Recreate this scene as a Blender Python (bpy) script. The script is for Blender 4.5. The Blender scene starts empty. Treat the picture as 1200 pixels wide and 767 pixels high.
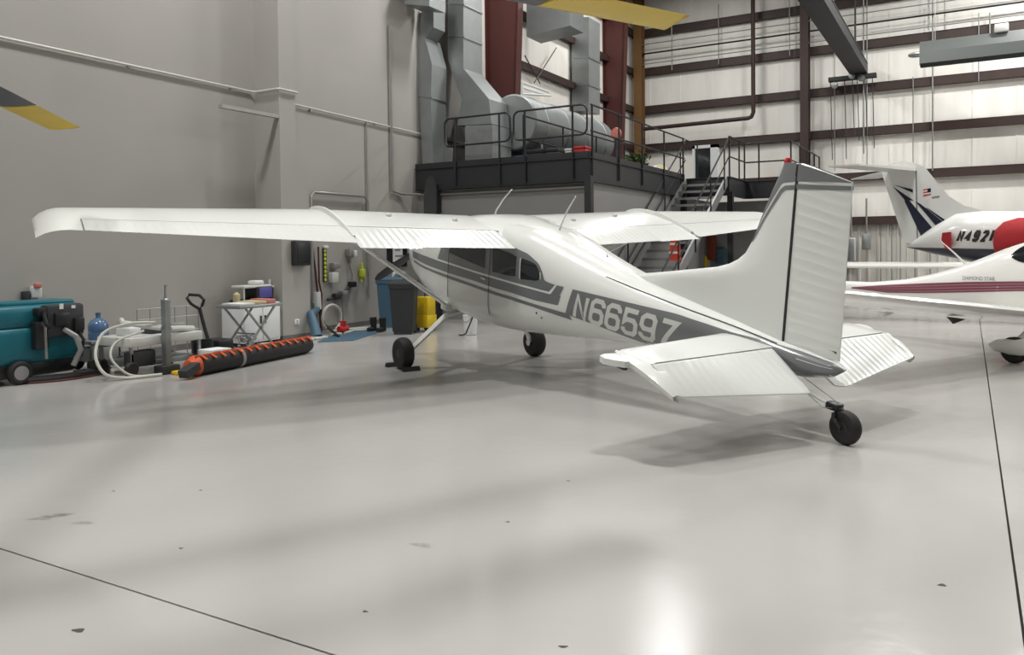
import bpy, bmesh, math, random
import numpy as np
from mathutils import Matrix, Vector
random.seed(7)
SC = bpy.context.scene
COL = SC.collection
PI = math.pi

# ---------------------------------------------------------------- camera, world, lights, exposure
RC = ((0.86820, 0.49610, -0.01082), (-0.00180, 0.02495, 0.99969), (-0.49621, 0.86791, -0.02255))   # right, up, forward
FPX, CX, CY, EYE = 937.06, 600.0, 313.73, 1.6226
cd = bpy.data.cameras.new('camera'); cam = bpy.data.objects.new('camera', cd); COL.objects.link(cam)
cd.sensor_width = 36.0; cd.lens = FPX * 36 / 1200; cd.shift_y = -(383.5 - CY) / 1200
cd.clip_start = .05; cd.clip_end = 200
cam.matrix_world = Matrix(((RC[0][0], RC[1][0], -RC[2][0], 0), (RC[0][1], RC[1][1], -RC[2][1], 0),
                           (RC[0][2], RC[1][2], -RC[2][2], EYE), (0, 0, 0, 1)))
SC.camera = cam
w = bpy.data.worlds.new('world'); SC.world = w; w.use_nodes = True
w.node_tree.nodes['Background'].inputs[0].default_value = (.8, .85, .9, 1)
w.node_tree.nodes['Background'].inputs[1].default_value = .05
vs = SC.view_settings
vs.view_transform = 'Standard'; vs.look = 'None'; vs.gamma = 1; vs.use_curve_mapping = False
vs.exposure = -0.08

def high_bay_or_fill(x, y, z, power, sx=1.1, sy=.5, spread=180):
    l = bpy.data.lights.new('high_bay_or_fill_light', 'AREA'); l.shape = 'RECTANGLE'; l.size = sx; l.size_y = sy
    l.energy = power; l.spread = math.radians(spread); l.color = (1.0, .99, .965)
    o = bpy.data.objects.new('high_bay_or_fill_light', l); o.location = (x, y, z); COL.objects.link(o)
LIGHT_W = 300
for lx, lys in ((-8.3, (-5.0, 1.5, 8.6, 16.4, 24.4)), (-1.6, (.5, 7.0, 14.0, 22.0)), (5.8, (1.5, 8.6, 16.4, 26.0)), (13.2, (1.5, 8.6, 16.4, 26.0)), (2.4, (26.0,)), (9.5, (26.0,))):  # lamps of the farthest row are added fill to brighten the back wall
    for ly in lys:
        inner = -5 < lx < 12 and ly < 20
        high_bay_or_fill(lx, ly, 11.2, LIGHT_W * (.38 if inner and lx > 2 else .56 if inner else (1.0 if lx < -5 else 1.7) if ly > 20 else .5 if lx > 12 else 1.45), spread=105 if inner else 180)

# ---------------------------------------------------------------- helpers
def ray(px, py):
    a, b = (px - CX) / FPX, -(py - CY) / FPX
    return np.array([a * RC[0][i] + b * RC[1][i] + RC[2][i] for i in range(3)])
EYEP = np.array([0, 0, EYE])
def V(px, py, **k):
    """world point under a pixel of the photograph on the plane x=, y= or z= (real distance given)"""
    (ax, c), = k.items(); i = 'xyz'.index(ax); d = ray(px, py)
    return EYEP + d * (c - EYEP[i]) / d[i]
def hit(px, py, p0, nrm):
    d = ray(px, py); p0 = np.array(p0, float); nrm = np.array(nrm, float)
    return EYEP + d * (((p0 - EYEP) @ nrm) / (d @ nrm))
def lin(c):
    return tuple((v / 12.92 if v <= .04045 else ((v + .055) / 1.055) ** 2.4) for v in c)
def rgb(r, g, b): return lin((r / 255, g / 255, b / 255))

MATS = {}
def mat(name, col, rough=.5, metal=0., noise=0., nscale=4., bump=0., bscale=40., coat=0., stretch=(1, 1, 1), spec=.5, trans=0., rvar=0.):
    m = bpy.data.materials.new(name); m.use_nodes = True; nt = m.node_tree; b = nt.nodes['Principled BSDF']
    b.inputs['Base Color'].default_value = (*col, 1); b.inputs['Roughness'].default_value = rough
    b.inputs['Metallic'].default_value = metal; b.inputs['Coat Weight'].default_value = coat; b.inputs['Coat Roughness'].default_value = .08
    b.inputs['Specular IOR Level'].default_value = spec; b.inputs['Transmission Weight'].default_value = trans
    if noise or bump or rvar:
        tc = nt.nodes.new('ShaderNodeTexCoord'); mp = nt.nodes.new('ShaderNodeMapping'); mp.inputs['Scale'].default_value = stretch
        nt.links.new(tc.outputs['Object'], mp.inputs['Vector'])
    if noise or rvar:
        n = nt.nodes.new('ShaderNodeTexNoise'); n.inputs['Scale'].default_value = nscale; n.inputs['Detail'].default_value = 5
        nt.links.new(mp.outputs[0], n.inputs['Vector'])
    if noise:
        mr = nt.nodes.new('ShaderNodeMapRange'); mr.inputs[1].default_value = .3; mr.inputs[2].default_value = .7
        mr.inputs[3].default_value = 1 - noise; mr.inputs[4].default_value = 1 + noise
        nt.links.new(n.outputs['Fac'], mr.inputs[0])
        mx = nt.nodes.new('ShaderNodeMix'); mx.data_type = 'RGBA'; mx.blend_type = 'MULTIPLY'; mx.inputs[0].default_value = 1
        mx.inputs[6].default_value = (*col, 1)
        nt.links.new(mr.outputs[0], mx.inputs[7]); nt.links.new(mx.outputs[2], b.inputs['Base Color'])
    if rvar:
        mr2 = nt.nodes.new('ShaderNodeMapRange'); mr2.inputs[1].default_value = .3; mr2.inputs[2].default_value = .7
        mr2.inputs[3].default_value = max(.02, rough - rvar); mr2.inputs[4].default_value = rough + rvar
        nt.links.new(n.outputs['Fac'], mr2.inputs[0]); nt.links.new(mr2.outputs[0], b.inputs['Roughness'])
    if bump:
        n2 = nt.nodes.new('ShaderNodeTexNoise'); n2.inputs['Scale'].default_value = bscale; n2.inputs['Detail'].default_value = 3
        nt.links.new(mp.outputs[0], n2.inputs['Vector'])
        bp = nt.nodes.new('ShaderNodeBump'); bp.inputs['Strength'].default_value = bump; bp.inputs['Distance'].default_value = .02
        nt.links.new(n2.outputs['Fac'], bp.inputs['Height']); nt.links.new(bp.outputs[0], b.inputs['Normal'])
    MATS[name] = m
    return m

class MB:
    def __init__(s): s.v = []; s.f = []; s.fm = []
    def add(s, vs, fs, m=0):
        o = len(s.v); s.v += [tuple(map(float, p)) for p in vs]
        for f in fs: s.f.append([o + i for i in f]); s.fm.append(m)
        return s
    def box(s, lo, hi, m=0):
        (a, b, c), (d, e, f) = lo, hi
        return s.add([(a, b, c), (d, b, c), (d, e, c), (a, e, c), (a, b, f), (d, b, f), (d, e, f), (a, e, f)],
                     [(0, 3, 2, 1), (4, 5, 6, 7), (0, 1, 5, 4), (1, 2, 6, 5), (2, 3, 7, 6), (3, 0, 4, 7)], m)
    def cbox(s, c, d, m=0):
        return s.box([c[i] - d[i] / 2 for i in range(3)], [c[i] + d[i] / 2 for i in range(3)], m)
    def rbox(s, lo, hi, r=.02, n=2, m=0):
        """box with rounded edges"""
        bm = bmesh.new(); bmesh.ops.create_cube(bm, size=1)
        for v in bm.verts: v.co = [lo[i] + (v.co[i] + .5) * (hi[i] - lo[i]) for i in range(3)]
        bmesh.ops.bevel(bm, geom=bm.edges[:], offset=r, segments=n, profile=.5, affect='EDGES')
        bm.verts.index_update(); s.add([v.co[:] for v in bm.verts], [[v.index for v in f.verts] for f in bm.faces], m); bm.free(); return s
    def hexa(s, p, m=0):
        """eight corners: bottom four then top four, each counter-clockwise from above"""
        return s.add(p, [(0, 3, 2, 1), (4, 5, 6, 7), (0, 1, 5, 4), (1, 2, 6, 5), (2, 3, 7, 6), (3, 0, 4, 7)], m)
    def bar(s, p, q, w, h, up=(0, 0, 1), m=0):
        p, q = Vector(p), Vector(q); d = (q - p).normalized(); u = Vector(up)
        if abs(d.dot(u)) > .98: u = Vector((1, 0, 0))
        sx = d.cross(u).normalized() * w / 2; uy = sx.cross(d).normalized() * h / 2
        a = [p - sx - uy, p + sx - uy, p + sx + uy, p - sx + uy]; b = [x + (q - p) for x in a]
        return s.add([x[:] for x in a + b], [(0, 1, 2, 3), (7, 6, 5, 4), (0, 4, 5, 1), (1, 5, 6, 2), (2, 6, 7, 3), (3, 7, 4, 0)], m)
    def grid(s, rows, closed=False, m=0, cap=False):
        n = len(rows[0]); o = len(s.v)
        for r in rows: s.v += [tuple(map(float, p)) for p in r]
        for i in range(len(rows) - 1):
            for j in range(n if closed else n - 1):
                k = (j + 1) % n
                s.f.append([o + i * n + j, o + i * n + k, o + (i + 1) * n + k, o + (i + 1) * n + j]); s.fm.append(m)
        if cap:
            s.f.append([o + j for j in range(n)][::-1]); s.fm.append(m)
            s.f.append([o + (len(rows) - 1) * n + j for j in range(n)]); s.fm.append(m)
        return s
    def tube(s, pts, r, n=8, closed=False, m=0):
        P = [Vector(p) for p in pts]; L = len(P); rows = []; ref = None
        for i in range(L):
            a = P[i - 1] if (i > 0 or closed) else P[i]; b = P[(i + 1) % L] if (i < L - 1 or closed) else P[i]
            d = (b - a).normalized() if (b - a).length > 1e-9 else Vector((0, 0, 1))
            if ref is None:
                ref = Vector((0, 0, 1)) if abs(d.z) < .9 else Vector((1, 0, 0))
            x = d.cross(ref).normalized(); y = x.cross(d).normalized(); ref = y
            rr = r[i] if isinstance(r, (list, tuple)) else r
            rows.append([P[i] + rr * (math.cos(t) * x + math.sin(t) * y) for t in (2 * PI * k / n for k in range(n))])
        if closed: rows.append(rows[0]); return s.grid(rows, True, m)
        return s.grid(rows, True, m, cap=True)
    def cyl(s, p, q, r1, r2=None, n=16, m=0):
        return s.tube([p, q], [r1, r1 if r2 is None else r2], n, m=m)
    def lathe(s, prof, org=(0, 0, 0), ax=(0, 0, 1), n=24, m=0):
        A = Vector(ax).normalized(); X = A.orthogonal().normalized(); Y = A.cross(X); O = Vector(org)
        rows = [[O + A * h + r * (math.cos(2 * PI * k / n) * X + math.sin(2 * PI * k / n) * Y) for k in range(n)] for r, h in prof]
        return s.grid(rows, True, m, cap=True)
    def prism(s, poly, d, m=0):
        """extrude a planar polygon by the vector d"""
        n = len(poly); D = Vector(d); b = [tuple(Vector(p) + D) for p in poly]
        return s.add(list(poly) + b, [list(range(n))[::-1], list(range(n, 2 * n))] + [(i, (i + 1) % n, n + (i + 1) % n, n + i) for i in range(n)], m)
    def build(s, name, mats, parent=None, local=False, sharp=.6, fix=True):
        me = bpy.data.meshes.new(name)
        vs_ = s.v
        if parent is not None and not local:
            inv = WORLD[parent.name].inverted(); vs_ = [(inv @ Vector(p))[:] for p in s.v]
        org = None
        if parent is None:
            A = np.array(vs_); org = ((A[:, 0].min() + A[:, 0].max()) / 2, (A[:, 1].min() + A[:, 1].max()) / 2, A[:, 2].min())
            vs_ = [tuple(p) for p in A - np.array(org)]
        me.from_pydata(vs_, [], s.f)
        for m in (mats if isinstance(mats, (list, tuple)) else [mats]): me.materials.append(m)
        me.polygons.foreach_set('material_index', s.fm); me.polygons.foreach_set('use_smooth', [True] * len(s.f))
        if fix:
            bm = bmesh.new(); bm.from_mesh(me); bmesh.ops.recalc_face_normals(bm, faces=bm.faces[:]); bm.to_mesh(me); bm.free()
        me.set_sharp_from_angle(angle=sharp); me.update()
        o = bpy.data.objects.new(name, me); COL.objects.link(o)
        if parent is not None: o.parent = parent; WORLD[o.name] = WORLD[parent.name]
        else:
            o.location = org; WORLD[o.name] = Matrix.Translation(org)
        return o
WORLD = {}
def tag(o, label, cat, group=None):
    o['label'] = label; o['category'] = cat
    if group: o['group'] = group
    return o
def thing(name, label, cat, loc, M=None, group=None):
    o = bpy.data.objects.new(name, None); COL.objects.link(o); o.empty_display_size = .2
    W = M if M is not None else Matrix.Translation(Vector(tuple(map(float, loc))))
    o.matrix_world = W; WORLD[o.name] = W.copy()
    return tag(o, label, cat, group)
def struct(mb, name, mats, parent=None, **k):
    o = mb.build(name, mats, parent, **k)
    if parent is None: o['kind'] = 'structure'
    return o
def copy_tree(o, loc, label, delta=None):
    c = o.copy(); COL.objects.link(c); c['label'] = label; c.location = loc
    for ch in list(o.children):
        d = ch.copy(); COL.objects.link(d); d.parent = c
        for g in list(ch.children):
            e = g.copy(); COL.objects.link(e); e.parent = d
    return c

# ---------------------------------------------------------------- materials
def floor_mat():
    m = mat('epoxy_floor', rgb(176, 174, 171), .17, coat=0.0, noise=.035, nscale=.5, bump=.06, bscale=9., rvar=.07)
    return m
M_FLOOR = floor_mat()
M_JOINT = mat('joint_sealant', rgb(70, 68, 66), .8)
M_DRY = mat('grey_wall_paint', rgb(168, 165, 160), .55, noise=.03, nscale=.8, bump=.05, bscale=60)
M_DRY2 = mat('grey_room_paint', rgb(136, 135, 133), .55, noise=.03, nscale=1.2)
M_INS = mat('white_vinyl_insulation', rgb(238, 235, 228), .42, noise=.05, nscale=1.3, bump=1.0, bscale=2.2, stretch=(1.6, 1.6, .30))
M_RIB = mat('wall_liner_panel', rgb(205, 202, 194), .45, noise=.05, nscale=2.)
M_GIRT = mat('red_oxide_steel', rgb(56, 39, 34), .55, noise=.15, nscale=3)
M_RED = mat('red_brown_frame', rgb(78, 37, 33), .5, noise=.08, nscale=1.5)
M_OCH = mat('ochre_steel', rgb(118, 84, 46), .55, noise=.1, nscale=2)
M_CEIL = mat('roof_insulation', rgb(150, 149, 146), .6, noise=.03)
M_FAR = mat('far_wall_panel', rgb(128, 127, 124), .6, noise=.03)
M_WHITE = mat('white_aircraft_paint', rgb(222, 224, 220), .25, noise=.012, nscale=1.5, coat=.5)
M_WHITE2 = mat('white_gelcoat', rgb(236, 235, 230), .2, coat=.6)
M_GREY = mat('grey_aircraft_paint', rgb(112, 115, 116), .28, coat=.5, noise=.02)
M_LGREY = mat('pale_grey_paint', rgb(205, 206, 202), .35)
M_BLACK = mat('black_rubber', rgb(32, 31, 31), .7, noise=.15, nscale=12)
M_BLK = mat('black_paint', rgb(28, 29, 31), .4)
M_DKM = mat('dark_gap', rgb(38, 38, 38), .6)
M_GLASS = mat('tinted_cabin_glass', rgb(30, 34, 37), .06, spec=.7)
M_STEEL = mat('galvanized_steel', rgb(160, 164, 164), .42, .75, noise=.1, nscale=5)
M_DUCT = mat('galvanized_duct', rgb(150, 154, 154), .42, .55, noise=.07, nscale=2)
M_PIPE = mat('white_conduit', rgb(206, 204, 198), .4)
M_GPIPE = mat('grey_conduit', rgb(150, 150, 148), .4, .3)
M_RAIL = mat('black_rail_paint', rgb(30, 31, 33), .42)
M_TREAD = mat('grey_stair_steel', rgb(138, 140, 140), .45, .3)
M_DECK = mat('dark_deck_steel', rgb(40, 41, 44), .5)
M_NAVY = mat('navy_paint', rgb(26, 30, 52), .25, coat=.5)
M_COVER = mat('red_cover_cloth', rgb(158, 30, 36), .85, bump=.5, bscale=8)
M_MAROON = mat('maroon_stripe', rgb(128, 72, 84), .3, coat=.4)
M_YEL = mat('yellow_blade_paint', rgb(202, 172, 42), .4, noise=.05)
M_BLADE = mat('charcoal_blade_paint', rgb(66, 68, 72), .45, noise=.06)
M_TEAL = mat('teal_plastic', rgb(10, 98, 112), .4, noise=.05)
M_CHAR = mat('charcoal_plastic', rgb(44, 45, 48), .55)
M_BLUE = mat('blue_plastic', rgb(66, 98, 118), .5)
M_YPL = mat('yellow_plastic', rgb(222, 188, 30), .45, noise=.08)
M_ORG = mat('orange_plastic', rgb(206, 84, 34), .55)
M_VEST = mat('orange_red_cloth', rgb(214, 66, 40), .8)
M_PAPER = mat('white_paper', rgb(222, 222, 222), .8)
M_WPL = mat('white_plastic', rgb(222, 224, 224), .4)
M_PURP = mat('purple_screen', rgb(82, 78, 150), .4)
M_CHROME = mat('bright_metal', rgb(200, 200, 198), .25, .9)
M_JUG = mat('blue_jug_plastic', rgb(120, 156, 200), .12, trans=.6)
M_HOSE = mat('clear_hose', rgb(196, 196, 186), .35)
M_GREEN = mat('green_foliage', rgb(70, 92, 48), .8, noise=.25, nscale=20)
M_TAN = mat('tan_cloth', rgb(190, 178, 140), .8)
M_RED2 = mat('bright_red', rgb(190, 40, 42), .4)
M_LIME = mat('lime_yellow', rgb(196, 206, 60), .5)
M_SCUFF = mat('floor_scuff', rgb(146, 143, 140), .5, noise=.2, nscale=40)
M_PINK = mat('pink_plastic', rgb(196, 120, 110), .5)
M_BASE = mat('grey_baseboard', rgb(104, 103, 101), .6)
M_BLADEG = mat('dark_propeller', rgb(48, 49, 50), .45)

# ---------------------------------------------------------------- the room
XW, YB, ZC = -11.5, 30.0, 13.0
XR, YF = 26.0, -14.0
JX, JY, g = .2, 2.4, .006
fl = struct(MB().box((XW - .3, YF, -.3), (XR, YB + .3, -.06)), 'floor', M_JOINT)
for (a, b) in ((XW - .3, JX - g), (JX + g, XR)):
    for (c, d) in ((YF, JY - g), (JY + g, YB + .3)):
        MB().box((a, c, -.08), (b, d, 0)).build('slab', M_FLOOR, fl)
# grey drywall of the near bays, white insulated wall behind
wl = struct(MB().box((XW - .3, YF, 0), (XW, 18.7, ZC)), 'wall_left', M_DRY)
wli = struct(MB().box((XW - .3, 18.7, 0), (XW, YB + .3, ZC)).box((XW, 18.6, 3.6), (XW + .01, 18.72, ZC)), 'wall_left_2', M_INS)
wb = struct(MB().box((XW - .3, YB, 0), (XR, YB + .3, ZC)), 'wall_back', M_INS)
struct(MB().box((XR, YF, 0), (XR + .3, YB, ZC)), 'wall_right', M_FAR)
struct(MB().box((XW, YF - .3, 0), (XR, YF, ZC)), 'wall_front', M_FAR)
struct(MB().box((XW - .3, YF - .3, ZC), (XR + .3, YB + .3, ZC + .2)), 'ceiling', M_CEIL)
struct(MB().box((XW, YF, 0), (XW + .012, 10.55, .1)).box((XW, 11.32, 0), (XW + .012, 15.5, .1)), 'baseboard_left', M_BASE)
# girts of the back wall and the far end of the side wall: each a part
GZ = (2.5, 4.02, 5.55, 7.03, 8.5, 10.0, 11.5)
for z in GZ:
    MB().box((XW, YB - .2, z - .15), (XR, YB, z - .13)).box((XW, YB - .22, z + .11), (XR, YB, z + .13)).box((XW, YB - .22, z - .15), (XR, YB - .2, z + .13)).build('girt', M_GIRT, wb)
    MB().box((XW, 19.3, z - .11), (XW + .2, 29.6, z + .09)).build('girt', M_GIRT, wli)
# insulation seam flaps on the back wall (vertical laps every 1.22 m)
for k in range(31):
    x = XW + .6 + k * 1.22
    MB().box((x, YB - .012, 0), (x + .07, YB, ZC)).build('insulation_lap', M_INS, wb)
# liner panel of the low part of the back wall
lp = MB()
for k in range(60):
    x = -6.0 + k * .305
    lp.add([(x, YB - .03, 0), (x + .2, YB - .03, 0), (x + .225, YB - .07, 0), (x + .28, YB - .07, 0), (x + .305, YB - .03, 0),
            (x, YB - .03, 2.35), (x + .2, YB - .03, 2.35), (x + .225, YB - .07, 2.35), (x + .28, YB - .07, 2.35), (x + .305, YB - .03, 2.35)],
           [(0, 1, 6, 5), (1, 2, 7, 6), (2, 3, 8, 7), (3, 4, 9, 8)])
o = lp.build('liner_panel', M_RIB, wb)
# columns
def ibeam(name, label, cat, c, wdt, dep, mt, z0=0, z1=ZC, axis='x'):
    t = thing(name, label, cat, (c[0], c[1], z0))
    x, y = c
    if axis == 'x':     # flanges face +-y
        MB().box((x - .012, y - dep / 2 + .016, z0), (x + .012, y + dep / 2 - .016, z1)).build('web', mt, t)
        for s in (-1, 1): MB().box((x - wdt / 2, y + s * dep / 2 - .016, z0), (x + wdt / 2, y + s * dep / 2 + .016, z1)).build('flange', mt, t)
    else:
        MB().box((x - dep / 2 + .016, y - .012, z0), (x + dep / 2 - .016, y + .012, z1)).build('web', mt, t)
        for s in (-1, 1): MB().box((x + s * dep / 2 - .016, y - wdt / 2, z0), (x + s * dep / 2 + .016, y + wdt / 2, z1)).build('flange', mt, t)
    return t
ibeam('steel_column', 'ochre steel column standing in the hangar corner behind the walkway', 'column', (-11.12, 29.55), .32, .35, M_OCH)
ibeam('steel_column', 'dark red-brown steel column against the white wall above the tail fin', 'column', (-5.0, 29.58), .28, .38, M_GIRT)
for i in range(3):
    ibeam('steel_column', 'dark red-brown steel column against the white wall behind parked jets', 'column', (2.6 + 7.6 * i, 29.58), .28, .38, M_GIRT)['group'] = 'wall columns behind the jets'
# tapered red rigid frames on the side wall
def frame(y, z0, lab, d0, d1):
    t = thing('rigid_frame_column', lab, 'column', (XW + .3, y, z0))
    MB().hexa([(XW, y - .012, z0), (XW + d0, y - .012, z0), (XW + d0, y + .012, z0), (XW, y + .012, z0), (XW, y - .012, ZC), (XW + d1, y - .012, ZC), (XW + d1, y + .012, ZC), (XW, y + .012, ZC)]).build('web', M_RED, t)
    MB().hexa([(XW + d0, y - .14, z0), (XW + d0 + .02, y - .14, z0), (XW + d0 + .02, y + .14, z0), (XW + d0, y + .14, z0), (XW + d1, y - .14, ZC), (XW + d1 + .02, y - .14, ZC), (XW + d1 + .02, y + .14, ZC), (XW + d1, y + .14, ZC)]).build('flange', M_RED, t)
    MB().box((XW, y - .14, z0), (XW + .02, y + .14, ZC)).build('flange', M_RED, t)
frame(18.9, 3.6, 'broad red-brown tapered frame web beside the tall silver duct', .82, 1.25)
frame(27.0, 3.6, 'narrow red-brown tapered frame column near the hangar corner', .62, 1.0)
# boxed pillar of the grey wall: a lower plinth and the boxed frame above
pl = MB().box((XW, 10.55, 0), (-10.85, 11.25, 3.12)); pl = struct(pl, 'trim_1', M_DRY)
MB().hexa([(XW, 10.57, 3.12), (-10.87, 10.57, 3.12), (-10.87, 10.97, 3.12), (XW, 10.97, 3.12), (XW, 10.57, ZC), (-10.87, 10.57, ZC), (-10.87, 10.97, ZC), (XW, 10.97, ZC)]).build('boxed_frame', M_DRY, pl)
MB().box((XW, 10.535, 0), (-10.838, 11.262, .1)).build('baseboard', M_BASE, pl)
MB().box((-10.98, 9.3, 4.06), (-10.88, 10.6, 4.12)).build('bracket_arm', M_DRY, pl)
# mechanical room under the mezzanine
MZ, MX, MY = 3.57, -6.97, 15.5
struct(MB().box((XW, MY + .15, 0), (MX - .05, MY + .27, 3.05)), 'wall_mezzanine_front', M_DRY2)
struct(MB().box((MX - .17, MY + .27, 0), (MX - .05, 29.9, 3.05)), 'wall_mezzanine_side', M_DRY2)

# ---------------------------------------------------------------- the taildragger
G0 = np.array([-6.2921, 9.7810, 0.0]); FWD = (-.87769, .44723, .17219); LFT = (-.45598, -.88990, -.01287); UPV = (.14747, -.08981, .98498)
MP = Matrix(((FWD[0], LFT[0], UPV[0], G0[0]), (FWD[1], LFT[1], UPV[1], G0[1]), (FWD[2], LFT[2], UPV[2], G0[2]), (0, 0, 0, 1)))
XG, ZG = 1.80419, -1.35034
plane = thing('taildragger_airplane', 'white and grey high-wing tailwheel airplane marked N66597, parked on the glossy floor', 'airplane', None, M=MP)
def B(x, y, z): return (-(x - XG), y, z - ZG)          # x aft, y to port, z up, as on the drawing board
def floor_drop(x, y):
    """body z at which the point (x, y) meets the floor"""
    f, yy = -(x - XG), y
    return ZG - (FWD[2] * f + LFT[2] * yy) / UPV[2]
# fuselage sections: x, z bottom, z top, half width, superellipse exponent
SEC = np.array([(.30, -.26, .40, .36, 2.6), (.60, -.36, .46, .45, 2.8), (1.0, -.47, .51, .51, 3.2), (1.5, -.55, .56, .54, 3.6), (1.72, -.56, .60, .545, 4), (2.15, -.55, .82, .55, 4.5),
  (2.6, -.54, .85, .55, 4.5), (3.2, -.49, .87, .55, 4.2), (3.6, -.43, .86, .545, 3.8), (4.0, -.36, .80, .515, 3.2), (4.4, -.29, .725, .47, 2.8), (4.8, -.21, .655, .42, 2.6),
  (5.4, -.11, .56, .345, 2.5), (6.0, -.02, .50, .27, 2.4), (6.5, .05, .455, .21, 2.3), (7.0, .09, .405, .15, 2.2), (7.35, .13, .375, .105, 2.1), (7.6, .21, .345, .06, 2.0), (7.7, .29, .31, .01, 2.0)])
def sec(x): return [np.interp(x, SEC[:, 0], SEC[:, i]) for i in range(1, 5)]
def sy(x, z):
    zb, zt, w_, n = sec(x); c = (zb + zt) / 2; h = (zt - zb) / 2; r = min(abs((z - c) / h), .9999)
    return w_ * (1 - r ** n) ** (1 / n)
xs = sorted(set(np.round(np.concatenate([np.linspace(.3, 7.7, 75), SEC[:, 0]]), 4)))
NP = 56
def ring(x):
    zb, zt, w_, n = sec(x); c = (zb + zt) / 2; h = (zt - zb) / 2; r = []
    for k in range(NP):
        a = 2 * PI * k / NP; ca, sa = math.cos(a), math.sin(a)
        r.append(B(x, w_ * math.copysign(abs(ca) ** (2 / n), ca), c + h * math.copysign(abs(sa) ** (2 / n), sa)))
    return r
MB().grid([ring(x) for x in xs], True, cap=True).build('fuselage', M_WHITE, plane, local=True, sharp=.7)
DEC = .004
def resample(P, n):
    P = np.array(P, float); d = np.r_[0, np.cumsum(np.linalg.norm(np.diff(P, axis=0), axis=1))]
    t = np.linspace(0, d[-1], n); return np.stack([np.interp(t, d, P[:, 0]), np.interp(t, d, P[:, 1])], 1)
def decal(name, top, bot, m, n=40, k=6, off=DEC, sides=(1, -1), parent=None):
    T, Bt = resample(top, n), resample(bot, n)
    for s in sides:
        rows = []
        for i in range(n):
            r = []
            for j in range(k + 1):
                u = j / k; x, z = T[i] * (1 - u) + Bt[i] * u
                zb, zt, _, _ = sec(x); z = min(max(z, zb + .0005), zt - .0005)
                r.append(B(x, s * (sy(x, z) + off), z))
            rows.append(r)
        MB().grid(rows).build(name, m, parent or plane, local=True, fix=False)
# grey cheat-line band (from the window line down) with the white pin lines over it
UW = [(.62, .119), (1.185, .133), (1.977, .153), (2.644, .17), (3.148, .189), (3.516, .203), (3.951, .217), (4.242, .225)]
LT = [(.66, .011), (1.205, .001), (1.994, .02), (2.659, .051), (3.165, .06), (3.532, .082), (3.966, .087), (4.385, .094)]
LB = [(.70, -.022), (1.21, -.034), (1.998, -.014), (2.665, .004), (3.17, .014), (3.537, .035), (3.969, .041), (4.475, .050)]
DB = [(.74, -.050), (1.2, -.066), (2.003, -.056), (2.67, -.036), (3.174, -.024), (3.54, -.006), (3.969, .001), (4.605, -.01)]
WIN_TOP = [(1.75, .50), (2.1, .62), (2.6, .66), (3.3, .66), (3.528, .627), (3.761, .599), (3.99, .521), (4.071, .445), (4.131, .345), (4.302, .334), (4.455, .34)]
WIN_BOT = [(1.60, .15), (2.2, .165), (2.644, .17), (3.148, .189), (3.516, .203), (3.951, .217), (4.0, .22), (4.1, .222), (4.2, .224), (4.3, .226), (4.40, .226)]
decal('cheat_line', WIN_TOP, WIN_BOT, M_GREY, 60, 10)
decal('cheat_line', UW + [(4.418, .23)], LT[:-1] + [(4.385, .114)], M_GREY, 60, 5)
decal('cheat_line', LB + [(4.56, .055)], DB, M_GREY, 60, 3)
decal('pin_line', [(a, b + .012) for a, b in UW], [(a, b - .012) for a, b in UW], M_WHITE, 60, 2, .0065)
decal('pin_line', [(4.315, .335), (4.225, .235)], [(4.343, .333), (4.255, .212)], M_WHITE, 6, 2, .0065)
decal('pin_line', [(.60, .128), (.64, .01)], [(.625, .128), (.665, .01)], M_WHITE, 6, 2, .0065)
# registration band running back to the tailcone
NT = [(4.594, .342), (5.277, .363), (5.98, .385), (6.376, .37), (6.623, .36), (6.992, .366), (7.3, .36), (7.6, .338), (7.695, .305)]
NB = [(4.506, .042), (5.039, .017), (5.626, -.032), (5.85, -.10), (6.2, -.10), (6.6, .0), (7.0, .05), (7.3, .09), (7.6, .16), (7.695, .27)]
decal('registration_band', NT, NB, M_GREY, 90, 10)
# stroke lettering
GL = {'N': [[(0, 0), (0, 1), (1, 0), (1, 1)]],
      '6': [[(1, .76), (1, .86), (.78, 1), (.22, 1), (0, .86), (0, .14), (.22, 0), (.78, 0), (1, .14), (1, .42), (.78, .56), (.22, .56), (.0, .44)]],
      '5': [[(1, 1), (.03, 1), (.03, .5), (.2, .6), (.78, .6), (1, .46), (1, .14), (.78, 0), (.22, 0), (0, .14), (0, .24)]],
      '7': [[(0, 1), (1, 1), (.15, 0)]], '4': [[(.8, 0), (.8, 1), (0, .32), (1, .32)]],
      '2': [[(0, .78), (0, .86), (.22, 1), (.78, 1), (1, .86), (1, .64), (0, .06), (0, 0), (1, 0)]],
      'F': [[(0, 0), (0, 1), (1, 1)], [(0, .52), (.8, .52)]]}
GL['9'] = [[(1 - a, 1 - b) for a, b in GL['6'][0]]]
def stroke_quads(path, t, wdt, hgt, sub=5):
    P = [Vector((t / 2 + a * (wdt - t), t / 2 + b * (hgt - t))) for a, b in path]; L = []; Rr = []
    for i, p in enumerate(P):
        d1 = (P[i] - P[i - 1]).normalized() if i else (P[1] - P[0]).normalized()
        d2 = (P[i + 1] - P[i]).normalized() if i < len(P) - 1 else d1
        n1, n2 = Vector((-d1.y, d1.x)), Vector((-d2.y, d2.x)); m = (n1 + n2).normalized(); k = min(1 / max(m.dot(n1), .3), 2.2)
        L.append(p + m * k * t / 2); Rr.append(p - m * k * t / 2)
    out = []
    for i in range(len(P) - 1):
        for j in range(sub):
            a, b = j / sub, (j + 1) / sub
            out.append([L[i].lerp(L[i + 1], a), Rr[i].lerp(Rr[i + 1], a), Rr[i].lerp(Rr[i + 1], b), L[i].lerp(L[i + 1], b)])
    return out
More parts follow.
